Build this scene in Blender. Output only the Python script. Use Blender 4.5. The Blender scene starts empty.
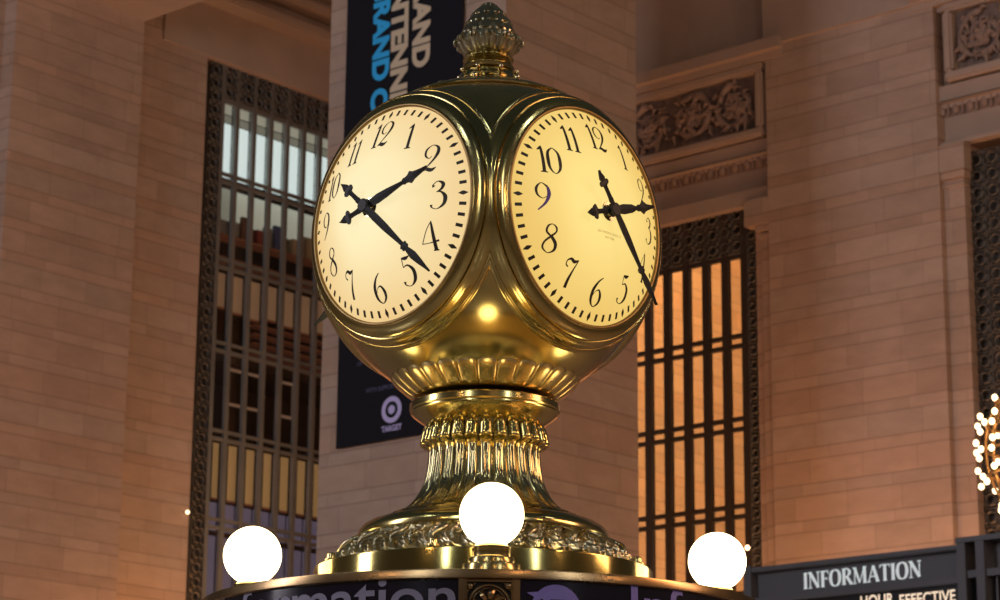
import bpy, bmesh, math, random
from math import sin, cos, pi, sqrt, atan2, tan, radians
from mathutils import Vector, Matrix
random.seed(7)
S = bpy.context.scene
COL = S.collection

# ------------------------------------------------------------------ camera
F, PITCH, ROLL = 2448.3, 0.260578, 0.008673
YC, YB = 0.026083, 0.715446            # turn of the clock and of the hall
CZ = 1.6                               # eye height
fw = Vector((0, cos(PITCH), sin(PITCH))); rt = Vector((1, 0, 0)); up = rt.cross(fw)
R_ = cos(ROLL)*rt + sin(ROLL)*up; U_ = -sin(ROLL)*rt + cos(ROLL)*up
cd = bpy.data.cameras.new('camera'); cam = bpy.data.objects.new('camera', cd); COL.objects.link(cam)
m3 = Matrix((R_, U_, -fw)).transposed()
cam.matrix_world = Matrix.Translation((0, 0, CZ)) @ m3.to_4x4()
cd.sensor_width = 36; cd.lens = F/1000*36; cd.clip_end = 300; cd.clip_start = .1
cd.dof.use_dof = True; cd.dof.focus_distance = 6.15; cd.dof.aperture_fstop = 11
S.camera = cam
CLK = Vector((-0.037756, 6.374291, 1.860019 + CZ))   # centre of the clock's ball

dA = Vector((sin(YB), cos(YB), 0)); dB = Vector((-cos(YB), sin(YB), 0))
def ray(x, y):
    return (R_*((x-500)/F) + U_*((300-y)/F) + fw).normalized()
def onA(x, y, v):                      # point of the wall plane v = const -> (u, z)
    d = ray(x, y); q = d*(v/d.dot(dB)); return q.dot(dA), q.z + CZ
def onB(x, y, u):                      # point of the wall plane u = const -> (v, z)
    d = ray(x, y); q = d*(u/d.dot(dA)); return q.dot(dB), q.z + CZ
HALL = pi/2 - YB

# ------------------------------------------------------------------ materials
def newmat(name):
    m = bpy.data.materials.new(name); m.use_nodes = True
    return m, m.node_tree.nodes, m.node_tree.links, m.node_tree.nodes['Principled BSDF']
def plain(name, col, rough=.5, metal=0., emit=None, es=0., bump=None, var=None, coat=0.):
    m, N, L, b = newmat(name)
    b.inputs['Base Color'].default_value = (*col, 1); b.inputs['Roughness'].default_value = rough
    b.inputs['Metallic'].default_value = metal
    b.inputs['Coat Weight'].default_value = coat
    if emit: b.inputs['Emission Color'].default_value = (*emit, 1); b.inputs['Emission Strength'].default_value = es
    if bump or var:
        tc = N.new('ShaderNodeTexCoord'); nz = N.new('ShaderNodeTexNoise')
        nz.inputs['Scale'].default_value = (bump or var)[0]; nz.inputs['Detail'].default_value = 4
        L.new(tc.outputs['Object'], nz.inputs['Vector'])
        if bump:
            bp = N.new('ShaderNodeBump'); bp.inputs['Strength'].default_value = bump[1]; bp.inputs['Distance'].default_value = bump[2]
            L.new(nz.outputs['Fac'], bp.inputs['Height']); L.new(bp.outputs['Normal'], b.inputs['Normal'])
        if var:
            mx = N.new('ShaderNodeMix'); mx.data_type = 'RGBA'
            mx.inputs['A'].default_value = (*[c*(1-var[1]) for c in col], 1); mx.inputs['B'].default_value = (*[min(1, c*(1+var[1])) for c in col], 1)
            L.new(nz.outputs['Fac'], mx.inputs['Factor']); L.new(mx.outputs['Result'], b.inputs['Base Color'])
    return m
def brass(name, col, rough, rvar=.08, bumpd=.0006, scale=9., tarnish=(.20, .17, .08), tfac=.35):
    m, N, L, b = newmat(name)
    b.inputs['Metallic'].default_value = 1
    tc = N.new('ShaderNodeTexCoord'); n1 = N.new('ShaderNodeTexNoise'); n1.inputs['Scale'].default_value = scale; n1.inputs['Detail'].default_value = 6
    L.new(tc.outputs['Object'], n1.inputs['Vector'])
    rr = N.new('ShaderNodeMapRange'); rr.inputs['To Min'].default_value = max(.02, rough-rvar); rr.inputs['To Max'].default_value = rough+rvar
    L.new(n1.outputs['Fac'], rr.inputs['Value']); L.new(rr.outputs['Result'], b.inputs['Roughness'])
    n2 = N.new('ShaderNodeTexNoise'); n2.inputs['Scale'].default_value = scale*.45; n2.inputs['Detail'].default_value = 5
    L.new(tc.outputs['Object'], n2.inputs['Vector'])
    r2 = N.new('ShaderNodeMapRange'); r2.inputs['From Min'].default_value = .42; r2.inputs['From Max'].default_value = .72; r2.inputs['To Max'].default_value = tfac
    L.new(n2.outputs['Fac'], r2.inputs['Value'])
    mx = N.new('ShaderNodeMix'); mx.data_type = 'RGBA'; mx.inputs['A'].default_value = (*col, 1); mx.inputs['B'].default_value = (*tarnish, 1)
    L.new(r2.outputs['Result'], mx.inputs['Factor']); L.new(mx.outputs['Result'], b.inputs['Base Color'])
    bp = N.new('ShaderNodeBump'); bp.inputs['Strength'].default_value = .5; bp.inputs['Distance'].default_value = bumpd
    L.new(n1.outputs['Fac'], bp.inputs['Height']); L.new(bp.outputs['Normal'], b.inputs['Normal'])
    return m
def stone(name, base, var=.11, zoff=0., joint=.70):
    """coursed stone: tall and low courses in turn, 0.47 m together"""
    m, N, L, b = newmat(name)
    def math_(op, a, c=None, e=None):
        n = N.new('ShaderNodeMath'); n.operation = op
        for i, x in enumerate((a, c, e)):
            if x is None: continue
            if isinstance(x, (int, float)): n.inputs[i].default_value = x
            else: L.new(x, n.inputs[i])
        return n.outputs[0]
    tc = N.new('ShaderNodeTexCoord'); sp = N.new('ShaderNodeSeparateXYZ'); L.new(tc.outputs['Object'], sp.inputs[0])
    s = math_('ADD', sp.outputs[0], sp.outputs[1])
    z = math_('DIVIDE', math_('SUBTRACT', sp.outputs[2], zoff), .47)
    row = math_('FLOOR', z); fr = math_('FRACT', z)
    low = math_('GREATER_THAN', fr, .67)
    rid = math_('ADD', math_('MULTIPLY', row, 2.), low)
    wn = N.new('ShaderNodeTexWhiteNoise'); wn.noise_dimensions = '1D'; L.new(rid, wn.inputs['W'])
    ln = math_('SUBTRACT', .80, math_('MULTIPLY', low, .12))
    col = math_('ADD', math_('DIVIDE', s, ln), wn.outputs['Value'])
    ci = math_('FLOOR', col); cf = math_('FRACT', col)
    # distance to joints in metres
    dz1 = math_('ABSOLUTE', math_('MULTIPLY', math_('SUBTRACT', fr, .67), .47))
    dz2 = math_('MULTIPLY', math_('MINIMUM', fr, math_('SUBTRACT', 1., fr)), .47)
    dz = math_('MINIMUM', dz1, dz2)
    dx = math_('MULTIPLY', math_('MINIMUM', cf, math_('SUBTRACT', 1., cf)), .9)
    jz = N.new('ShaderNodeMapRange'); jz.inputs['From Min'].default_value = .002; jz.inputs['From Max'].default_value = .016; jz.inputs['To Min'].default_value = joint; jz.inputs['To Max'].default_value = 1
    L.new(dz, jz.inputs['Value'])
    jx = N.new('ShaderNodeMapRange'); jx.inputs['From Min'].default_value = .002; jx.inputs['From Max'].default_value = .012; jx.inputs['To Min'].default_value = joint+.12; jx.inputs['To Max'].default_value = 1
    L.new(dx, jx.inputs['Value'])
    j = math_('MULTIPLY', jz.outputs[0], jx.outputs[0])
    w2 = N.new('ShaderNodeTexWhiteNoise'); w2.noise_dimensions = '2D'; cx = N.new('ShaderNodeCombineXYZ'); L.new(rid, cx.inputs[0]); L.new(ci, cx.inputs[1]); L.new(cx.outputs[0], w2.inputs['Vector'])
    nz = N.new('ShaderNodeTexNoise'); nz.inputs['Scale'].default_value = 2.2; nz.inputs['Detail'].default_value = 8; nz.inputs['Roughness'].default_value = .65
    mp = N.new('ShaderNodeMapping'); mp.inputs['Scale'].default_value = (1, 1, 2.4); L.new(tc.outputs['Object'], mp.inputs[0]); L.new(mp.outputs[0], nz.inputs['Vector'])
    f = math_('ADD', math_('MULTIPLY', math_('SUBTRACT', w2.outputs['Value'], .5), var*1.5), math_('MULTIPLY', math_('SUBTRACT', nz.outputs['Fac'], .5), .5))
    g = math_('MULTIPLY', math_('ADD', 1., f), j)
    hsv = N.new('ShaderNodeMix'); hsv.data_type = 'RGBA'
    hsv.inputs['A'].default_value = (*base, 1); hsv.inputs['B'].default_value = (base[0]*1.02, base[1]*.93, base[2]*.87, 1)
    L.new(wn.outputs['Value'], hsv.inputs['Factor'])
    vm = N.new('ShaderNodeVectorMath'); vm.operation = 'SCALE'; L.new(hsv.outputs['Result'], vm.inputs[0]); L.new(g, vm.inputs['Scale'])
    L.new(vm.outputs[0], b.inputs['Base Color'])
    b.inputs['Roughness'].default_value = .82
    bp = N.new('ShaderNodeBump'); bp.inputs['Strength'].default_value = .5; bp.inputs['Distance'].default_value = .01
    L.new(j, bp.inputs['Height']); L.new(bp.outputs['Normal'], b.inputs['Normal'])
    return m

STONE = (.43, .315, .245)
M = {}
M['stone_mid'] = stone('coursed_stone_pier', STONE, zoff=6.67)
M['stone_a'] = stone('coursed_stone_near_left', STONE, zoff=7.474)
M['stone_b'] = stone('coursed_stone_near_right', STONE, zoff=6.986)
M['stone_in'] = stone('coursed_stone_inner', (.60, .36, .17), zoff=.2)
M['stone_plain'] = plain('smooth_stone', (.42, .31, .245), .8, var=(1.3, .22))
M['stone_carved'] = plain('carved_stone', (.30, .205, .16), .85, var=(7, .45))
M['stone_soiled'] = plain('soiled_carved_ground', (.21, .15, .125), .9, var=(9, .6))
M['iron'] = plain('dark_bronze_grille', (.10, .09, .078), .55, .3, var=(5, .5))
M['iron_light'] = plain('grey_bronze_mullion', (.17, .165, .15), .55, .2, var=(2, .3))
M['iron_dark'] = plain('dark_mullion', (.045, .033, .024), .5, .2, var=(2, .3))
M['glass'] = None
M['gold'] = brass('polished_brass', (.62, .49, .18), .18, .06, .0006, 7., (.17, .165, .11), .7)
M['gold_bright'] = brass('bright_brass', (.72, .56, .24), .24, .08, .0008, 14.)
M['brass_old'] = brass('cast_brass', (.56, .50, .33), .30, .10, .002, 22., (.14, .12, .07), .65)
M['bead'] = brass('brass_bead', (.85, .72, .42), .16, .05, .0003)
M['ring'] = brass('dial_ring_bronze', (.30, .20, .08), .45, .08, .0004, 12., (.1, .07, .03), .5)
M['shaft'] = brass('shaft_brass', (.50, .44, .23), .20, .07, .0006, 12., (.15, .14, .09), .7)
M['drum'] = brass('drum_brass', (.48, .39, .13), .12, .04, .0003, 6., (.2, .17, .07), .6)
M['lampbase'] = brass('lamp_base_brass', (.50, .38, .15), .22, .05, .0003)
M['bronze'] = brass('brown_bronze', (.36, .24, .12), .25, .08, .0006, 10., (.2, .12, .06), .5)
M['black'] = plain('black_enamel', (.012, .011, .012), .6)
M['ink'] = plain('numeral_black', (.02, .013, .006), .5)
M['ink_blue'] = plain('numeral_blue', (.10, .06, .33), .5)
M['dark_gap'] = plain('dark_neck', (.02, .016, .01), .6, .5)
M['roof'] = plain('booth_roof', (.62, .40, .12), .45, .3, var=(5, .2))
M['globe'] = plain('opal_globe', (.9, .88, .84), .25, emit=(1., .77, .40), es=7.5)
M['signblack'] = plain('sign_glass', (.008, .007, .016), .12, coat=.3)
M['letter'] = plain('letter_lavender', (.15, .135, .20), .5, emit=(.30, .27, .42), es=.04)
M['letter_violet'] = plain('roundel_violet', (.10, .08, .25), .5, emit=(.16, .12, .36), es=.14)
M['navy'] = plain('banner_navy', (.003, .0035, .009), .95, var=(3, .3))
M['tan'] = plain('banner_tan', (.66, .54, .38), .8)
M['blue'] = plain('banner_blue', (.03, .46, .95), .8)
M['lav'] = plain('banner_lavender', (.55, .50, .85), .8)
M['greytext'] = plain('banner_grey_text', (.09, .09, .17), .8)
M['signgrey'] = plain('sign_grey', (.075, .078, .088), .5, .2, var=(3, .15))
M['signblk'] = plain('display_black', (.004, .004, .004), .3)
M['white'] = plain('sign_letter_white', (.7, .78, .78), .6, emit=(.8, .9, .9), es=.38)
M['led'] = plain('led_amber', (.9, .6, .4), .6, emit=(1, .82, .62), es=.8)
M['floor'] = plain('marble_floor', (.42, .34, .28), .22, var=(.6, .2))
M['ceil'] = plain('painted_ceiling', (.16, .30, .26), .9, var=(.2, .15))
M['pane_lit'] = plain('lit_pane', (.5, .55, .55), .5, emit=(.72, .86, .83), es=.92)
M['pane_strip'] = plain('dim_strip', (.2, .2, .16), .5, emit=(.34, .35, .27), es=.42)
M['pane_warmwhite'] = plain('lit_pane_low', (.4, .4, .34), .5, emit=(.55, .56, .44), es=.45)
M['blind'] = plain('tan_blind', (.40, .27, .16), .8, emit=(.40, .25, .14), es=.2, var=(2, .2))  # faint glow put into the fabric instead of a light in the room
M['blind_gold'] = plain('gold_blind', (.42, .27, .12), .8, emit=(.46, .28, .11), es=.34, var=(2, .2))  # backlit look put into the fabric's own glow
M['violet'] = plain('violet_grey_screen', (.16, .15, .2), .8, emit=(.26, .22, .33), es=.25, var=(3, .3))
M['room'] = plain('dark_room', (.06, .04, .035), .9, var=(2, .4))
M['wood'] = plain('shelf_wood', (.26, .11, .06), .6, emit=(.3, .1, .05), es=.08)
M['books'] = [plain('book_cover_%s' % n, c, .7) for n, c in (('red', (.30, .06, .04)), ('brown', (.2, .10, .06)), ('tan', (.45, .33, .2)), ('blue', (.08, .1, .22)), ('grey', (.3, .3, .28)), ('black', (.03, .03, .03)))]
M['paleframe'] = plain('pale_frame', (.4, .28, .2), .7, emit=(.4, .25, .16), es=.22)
M['bulb'] = plain('bulb_glow', (1, .9, .8), .3, emit=(1, .68, .38), es=4.)
M['gilt'] = brass('gilded_frame', (.80, .45, .16), .35)

m, N, L, b = newmat('clear_pane'); N.remove(b)
o = N['Material Output']; tr = N.new('ShaderNodeBsdfTransparent'); gl = N.new('ShaderNodeBsdfGlossy'); gl.inputs['Roughness'].default_value = .08
tr.inputs['Color'].default_value = (.93, .93, .93, 1)
mx = N.new('ShaderNodeMixShader'); mx.inputs[0].default_value = .04; L.new(tr.outputs[0], mx.inputs[1]); L.new(gl.outputs[0], mx.inputs[2]); L.new(mx.outputs[0], o.inputs[0])
M['glass'] = m

def dial_mat(name, c1, c2, es):
    """opal glass lit from within: lamp glow uneven behind the glass"""
    m, N, L, b = newmat(name)
    tc = N.new('ShaderNodeTexCoord'); nz = N.new('ShaderNodeTexNoise'); nz.inputs['Scale'].default_value = 2.6; nz.inputs['Detail'].default_value = 2
    L.new(tc.outputs['Object'], nz.inputs['Vector'])
    sp = N.new('ShaderNodeSeparateXYZ'); L.new(tc.outputs['Object'], sp.inputs[0])
    ln = N.new('ShaderNodeVectorMath'); ln.operation = 'LENGTH'
    cx = N.new('ShaderNodeCombineXYZ'); L.new(sp.outputs[0], cx.inputs[0]); 
    ad = N.new('ShaderNodeMath'); ad.operation = 'SUBTRACT'; ad.inputs[1].default_value = .03; L.new(sp.outputs[2], ad.inputs[0]); L.new(ad.outputs[0], cx.inputs[1])
    L.new(cx.outputs[0], ln.inputs[0])
    rm = N.new('ShaderNodeMapRange'); rm.inputs['From Min'].default_value = .10; rm.inputs['From Max'].default_value = .32; L.new(ln.outputs['Value'], rm.inputs['Value'])
    av = N.new('ShaderNodeMath'); av.operation = 'MULTIPLY_ADD'; av.inputs[1].default_value = .8; L.new(nz.outputs['Fac'], av.inputs[0]); 
    sc = N.new('ShaderNodeMath'); sc.operation = 'MULTIPLY'; sc.inputs[1].default_value = .75; L.new(rm.outputs[0], sc.inputs[0])
    sb = N.new('ShaderNodeMath'); sb.operation = 'SUBTRACT'; sb.inputs[1].default_value = .35; L.new(sc.outputs[0], sb.inputs[0]); L.new(sb.outputs[0], av.inputs[2])
    mx = N.new('ShaderNodeMix'); mx.data_type = 'RGBA'; mx.clamp_factor = True; mx.inputs['A'].default_value = (*c1, 1); mx.inputs['B'].default_value = (*c2, 1)
    L.new(av.outputs[0], mx.inputs['Factor']); L.new(mx.outputs['Result'], b.inputs['Emission Color'])
    b.inputs['Emission Strength'].default_value = es
    b.inputs['Base Color'].default_value = (.12, .10, .06, 1); b.inputs['Roughness'].default_value = .4; b.inputs['Specular IOR Level'].default_value = .12
    return m
M['dial_cream'] = dial_mat('opal_dial_cream', (1.0, .86, .50), (.82, .51, .18), .96)
M['dial_yellow'] = dial_mat('opal_dial_yellow', (1.0, .765, .25), (.79, .48, .10), .95)

# ------------------------------------------------------------------ mesh helpers
class MB:
    def __init__(s): s.v = []; s.f = []
    def add(s, vs, fs):
        n = len(s.v); s.v += [tuple(p) for p in vs]; s.f += [tuple(i+n for i in f) for f in fs]; return s
    def box(s, x0, x1, y0, y1, z0, z1, bev=0.):
        if bev <= 0:
            vs = [(x, y, z) for x in (x0, x1) for y in (y0, y1) for z in (z0, z1)]
            return s.add(vs, [(0, 1, 3, 2), (4, 6, 7, 5), (0, 4, 5, 1), (2, 3, 7, 6), (0, 2, 6, 4), (1, 5, 7, 3)])
        bm = bmesh.new(); bmesh.ops.create_cube(bm, size=1)
        for v in bm.verts: v.co = Vector(((x0+x1)/2+v.co.x*(x1-x0), (y0+y1)/2+v.co.y*(y1-y0), (z0+z1)/2+v.co.z*(z1-z0)))
        bmesh.ops.bevel(bm, geom=bm.edges[:], offset=bev, segments=2, affect='EDGES')
        bm.verts.index_update(); s.add([v.co for v in bm.verts], [[v.index for v in f.verts] for f in bm.faces]); bm.free(); return s
    def lathe(s, prof, n=64, T=None, cap0=False, cap1=False, rmod=None):
        T = T or (lambda p: p); vs = []; k = len(prof)
        for i in range(n):
            a = 2*pi*i/n
            for j, (r, z) in enumerate(prof):
                rr, zz = (r, z) if rmod is None else rmod(a, j/(k-1), r, z)
                vs.append(T((rr*cos(a), rr*sin(a), zz)))
        fs = [(i*k+j, ((i+1) % n)*k+j, ((i+1) % n)*k+j+1, i*k+j+1) for i in range(n) for j in range(k-1)]
        if cap0: fs.append([i*k for i in range(n)][::-1])
        if cap1: fs.append([i*k+k-1 for i in range(n)])
        return s.add(vs, fs)
    def ball(s, c, r, n=16, T=None, sq=(1, 1, 1)):
        T = T or (lambda p: p); h = n//2; vs = [T((c[0], c[1], c[2]-r*sq[2]))]
        for j in range(1, h):
            t = -pi/2+pi*j/h
            for i in range(n):
                a = 2*pi*i/n; vs.append(T((c[0]+r*sq[0]*cos(t)*cos(a), c[1]+r*sq[1]*cos(t)*sin(a), c[2]+r*sq[2]*sin(t))))
        vs.append(T((c[0], c[1], c[2]+r*sq[2]))); e = len(vs)-1
        fs = [(0, 1+(i+1) % n, 1+i) for i in range(n)]
        for j in range(h-2):
            fs += [(1+j*n+i, 1+j*n+(i+1) % n, 1+(j+1)*n+(i+1) % n, 1+(j+1)*n+i) for i in range(n)]
        b0 = 1+(h-2)*n; fs += [(b0+i, b0+(i+1) % n, e) for i in range(n)]
        return s.add(vs, fs)
    def tube(s, pts, rad, n=8, closed=False):
        pts = [Vector(p) for p in pts]; k = len(pts)
        rad = rad if isinstance(rad, (list, tuple)) else [rad]*k
        vs = []; prev = None
        for i, p in enumerate(pts):
            a = pts[(i-1) % k] if (closed or i > 0) else p; c = pts[(i+1) % k] if (closed or i < k-1) else p
            t = (c-a).normalized()
            if prev is None:
                ref = Vector((0, 0, 1)) if abs(t.z) < .9 else Vector((1, 0, 0)); nx = t.cross(ref).normalized()
            else: nx = (prev - t*prev.dot(t)).normalized()
            prev = nx; ny = t.cross(nx)
            for q in range(n):
                an = 2*pi*q/n; vs.append(p+(nx*cos(an)+ny*sin(an))*rad[i])
        fs = [(i*n+q, i*n+(q+1) % n, ((i+1) % k)*n+(q+1) % n, ((i+1) % k)*n+q) for i in range(k if closed else k-1) for q in range(n)]
        if not closed: fs += [list(range(n))[::-1], [(k-1)*n+q for q in range(n)]]
        return s.add(vs, fs)
    def prism(s, poly, y0, y1, T=None):
        """polygon in x,z extruded along y"""
        T = T or (lambda p: p); n = len(poly)
        s.add([T((x, y, z)) for y in (y0, y1) for x, z in poly],
              [list(range(n)), list(range(n, 2*n))[::-1]] + [(i, i+n, (i+1) % n+n, (i+1) % n) for i in range(n)])
        return s
    def build(s, name, mat, parent=None, smooth=True, angle=35, loc=None, rotz=0., **tags):
        me = bpy.data.meshes.new(name); me.from_pydata(s.v, [], s.f); me.update()
        bm = bmesh.new(); bm.from_mesh(me); bmesh.ops.recalc_face_normals(bm, faces=bm.faces[:]); bm.to_mesh(me); bm.free()
        if mat: me.materials.append(mat)
        if smooth:
            me.polygons.foreach_set('use_smooth', [True]*len(me.polygons))
            try: me.set_sharp_from_angle(angle=radians(angle))
            except Exception: pass
        o = bpy.data.objects.new(name, me); COL.objects.link(o)
        if parent: o.parent = parent
        if loc is not None: o.location = loc
        if rotz: o.rotation_euler[2] = rotz
        for k, v in tags.items(): o[k] = v
        return o
def empty(name, loc, label, cat, group=None, rotz=0.):
    o = bpy.data.objects.new(name, None); o.empty_display_size = .1; COL.objects.link(o); o.location = loc; o.rotation_euler[2] = rotz
    o['label'] = label; o['category'] = cat
    if group: o['group'] = group
    return o
def copy_tree(o, parent=None):
    c = o.copy(); COL.objects.link(c)
    if parent: c.parent = parent
    for ch in list(o.children): copy_tree(ch, c)
    return c
def struct(name, mb, mat, **k):
    o = mb.build(name, mat, smooth=False, rotz=HALL); o['kind'] = 'structure'; return o
def cr(pts, n=8):
    """Catmull-Rom through (x, y, w) points"""
    P = [pts[0]]+list(pts)+[pts[-1]]; out = []
    for i in range(1, len(P)-2):
        for k in range(n):
            t = k/n; a, b_, c, d = P[i-1], P[i], P[i+1], P[i+2]
            out.append(tuple(.5*((2*b_[q])+(-a[q]+c[q])*t+(2*a[q]-5*b_[q]+4*c[q]-d[q])*t*t+(-a[q]+3*b_[q]-3*c[q]+d[q])*t**3) for q in range(3)))
    out.append(tuple(pts[-1])); return out
def ribbon(pts, n=8):
    P = cr(pts, n); vs = []; k = len(P)
    for i, p in enumerate(P):
        a = P[max(0, i-1)]; c = P[min(k-1, i+1)]
        tx, ty = c[0]-a[0], c[1]-a[1]; l = sqrt(tx*tx+ty*ty) or 1
        nx, ny = -ty/l, tx/l; w = max(p[2]*1.55, .024)/2
        vs += [(p[0]+nx*w, p[1]+ny*w), (p[0]-nx*w, p[1]-ny*w)]
    return vs, [(2*i, 2*i+1, 2*i+3, 2*i+2) for i in range(k-1)]
def text_mesh(body, bold=0., ext=0.):
    cu = bpy.data.curves.new('t', 'FONT'); cu.body = body; cu.offset = bold; cu.resolution_u = 6; cu.extrude = ext
    o = bpy.data.objects.new('t', cu); COL.objects.link(o)
    dg = bpy.context.evaluated_depsgraph_get(); me = bpy.data.meshes.new_from_object(o.evaluated_get(dg))
    vs = [tuple(v.co) for v in me.vertices]; fs = [tuple(p.vertices) for p in me.polygons]
    bpy.data.objects.remove(o); bpy.data.meshes.remove(me); bpy.data.curves.remove(cu)
    return vs, fs
def fit_text(body, x0, x1, y0, y1, bold=0., sub=0, T=None, ref=None):
    """text scaled into the rectangle, mapped by T(x, y)"""
    vs, fs = text_mesh(body, bold)
    xs = [v[0] for v in vs]; ys = [v[1] for v in vs]
    ax, bx_, ay, by = min(xs), max(xs), min(ys), max(ys)
    return [T(x0+(v[0]-ax)/(bx_-ax)*(x1-x0), y0+(v[1]-ay)/(by-ay)*(y1-y0)) for v in vs], fs

# ================================================================== THE CLOCK
BASEZ = -1.0                                             # booth roof below the ball centre
clock = empty('four_faced_clock', CLK+Vector((0, 0, BASEZ)), 'large round brass clock with four lit dials on a fluted pedestal', 'clock', rotz=YC)
def part(mb, name, mat, parent=None, angle=35, label=None, off=True):
    """mesh given with z measured from the ball centre"""
    p = parent or clock
    if p is clock: mb.v = [(x, y, z-BASEZ) for x, y, z in mb.v]
    o = mb.build(name, mat, p, angle=angle)
    if label: o['label'] = label
    return o
# ball
prof = []
for i in range(49):
    t = radians(-58+i*(58+66)/48); rr = .4575
    z = rr*sin(t); k = 1. if z < 0 else 1.-.045*(z/rr)**2
    prof.append((rr*cos(t), z*k))
mb = MB().lathe(prof, 256)
FN = [Vector((sin(a), -cos(a), 0)) for a in (-pi/4, pi/4, 3*pi/4, -3*pi/4)]
mb.f = [f for f in mb.f if max(sum(mb.v[i][0]*n.x+mb.v[i][1]*n.y for i in f)/4 for n in FN) < .304]
part(mb, 'ball_body', M['gold'])
# crown cap with bead rings
part(MB().lathe([(.243, .3735), (.249, .375), (.2515, .379), (.249, .383), (.242, .3845)], 128), 'crown_bead', M['bead'])
cap = [(.240, .380), (.234, .388), (.222, .396), (.20, .406), (.15, .427), (.11, .443), (.094, .455), (.083, .468), (.079, .478), (.070, .484), (.060, .488)]
part(MB().lathe(cap, 128), 'crown_cap', M['gold'])
# bolts on the cap
for a in (-150, -105, -60, -15, 30, 75, 120, 165):
    a = radians(a); mb = MB().ball((.152*cos(a), .152*sin(a), .430), .0075, 10); part(mb, 'cap_bolt', M['bead'])
for a in (-112, -66, -20, 26, 72, 118, 164, 210):
    a = radians(a); mb = MB().ball((.083*cos(a), .083*sin(a), .482), .0065, 10); part(mb, 'cap_bolt', M['bead'])
# finial: ring, petal cup, acorn
part(MB().lathe([(.060, .486), (.070, .490), (.073, .498), (.069, .506), (.062, .510), (.060, .514), (.068, .518), (.071, .523), (.068, .528), (.056, .531)], 64), 'finial_ring', M['gold'])
def cupmod(a, t, r, z):
    k = abs(cos(a*6)); return r+.009*min(1, t*2)*(k**.7)-.007, z+.012*t*t*(k**.5)
part(MB().lathe([(.052, .530), (.062, .532), (.070, .537), (.076, .545), (.080, .553), (.083, .560), (.087, .565), (.088, .568), (.082, .570), (.074, .566)], 144, rmod=cupmod), 'finial_petal_cup', M['brass_old'])
mb = MB()
for i in range(12):
    a = 2*pi*(i+.0)/12; c = Vector((cos(a), sin(a), 0)); e = Vector((-sin(a), cos(a), 0))
    ctr = c*.088+Vector((0, 0, .574)); pts = []; mb = MB()
    for q in range(9):
        an = 2*pi*q/10-1.2; pts.append(ctr+c*(.0075*cos(an))+Vector((0, 0, .0085*sin(an))))
    for w in (-.006, .006): mb.tube([p+e*w for p in pts], .0036, 6)
    mb.ball((ctr.x, ctr.y, ctr.z), .006, 8)
    part(mb, 'finial_petal_curl', M['brass_old'])
def acmod(a, t, r, z):
    n = 11; rows = 4.5; v = t*rows; sh = .5 if int(v) % 2 else 0.
    x = ((a/(2*pi)*n+sh) % 1.)-.5; y = (v % 1.)
    h = max(0., 1-(2*x)**2*.9)*(1-y*.85)
    edge = 1 if abs(x) > .43 else 0
    return max(0.0, r+(.0058*h**.7-.0022*edge)*min(1, r/.03)-.002*min(1, r/.03)), z
ap = []
for i in range(43):
    t = i/42; ap.append((.081*(cos(t*pi/2)**.62)*(1-.10*t) if t < .999 else .0, .566+.131*t))
part(MB().lathe(ap, 192, rmod=acmod), 'finial_acorn', M['brass_old'], angle=60)

# ---- leaf collar under the ball (28 gadroons)
NG = 28
def gad(a, t, r, z):
    x = ((a+radians(90))*NG/(2*pi)+.5) % 1.; x = 2*x-1
    h = sqrt(max(0., 1-(x*1.0)**2)); hh = h**.6
    inner = .35*abs(x) < .12 and 0
    g = .0045*(1 if abs(x) < .45 else 0)*(1 if .2 < t < .75 else 0)
    return r+(.003+.014*min(1, t*1.5))*hh-.006, z+.020*(t**3)*hh-.010*t
gp = [(.150, -.437), (.188, -.438), (.194, -.434), (.202, -.427), (.212, -.418), (.222, -.408), (.231, -.399), (.238, -.391), (.243, -.383), (.245, -.376), (.243, -.370), (.236, -.367), (.226, -.368), (.215, -.372)]
part(MB().lathe(gp, NG*14, rmod=gad), 'gadroon_collar', M['gold_bright'], angle=50)
part(MB().lathe([(.15, -.42), (.15, -.455), (.148, -.46)], 64), 'dark_neck', M['dark_gap'])
# ---- round plate and underside cone
part(MB().lathe([(.148, -.450), (.19, -.449), (.197, -.451), (.2005, -.455), (.2005, -.470), (.198, -.4735), (.196, -.474), (.1965, -.478), (.193, -.482), (.180, -.492), (.166, -.502), (.155, -.510), (.149, -.515), (.146, -.53)], 128), 'collar_plate', M['gold'])
# ---- fluted, flared shaft (26 reeds with tongue heads)
NF = 26
def ph(a, n=NF): 
    x = ((a+radians(90))*n/(2*pi)+.5) % 1.; return 2*x-1
def interp(P, t):
    k = t*(len(P)-1); i = min(int(k), len(P)-2); f = k-i
    return P[i][0]*(1-f)+P[i+1][0]*f, P[i][1]*(1-f)+P[i+1][1]*f
base_p = [(.141, -.530), (.142, -.56), (.142, -.60), (.144, -.63), (.149, -.66), (.158, -.685), (.171, -.708), (.189, -.729), (.212, -.746), (.240, -.757)]
sp_ = cr([(r, z, 0) for r, z in base_p], 6); sp_ = [(r, z) for r, z, _ in sp_]
def reed(a, t, r, z):
    x = ph(a); h = sqrt(max(0., 1-(x/.80)**2)) if abs(x) < .80 else 0
    g = .010+.008*t
    v = -.0030*max(0, 1-abs(x)/.22) if t > .22 else 0
    dz = 0
    return r-.004+g*h**.8+v, z+dz
part(MB().lathe(sp_, NF*18, rmod=reed), 'reeded_shaft', M['shaft'], angle=60)
mb = MB()                                                # tongue heads and rolled lips
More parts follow.
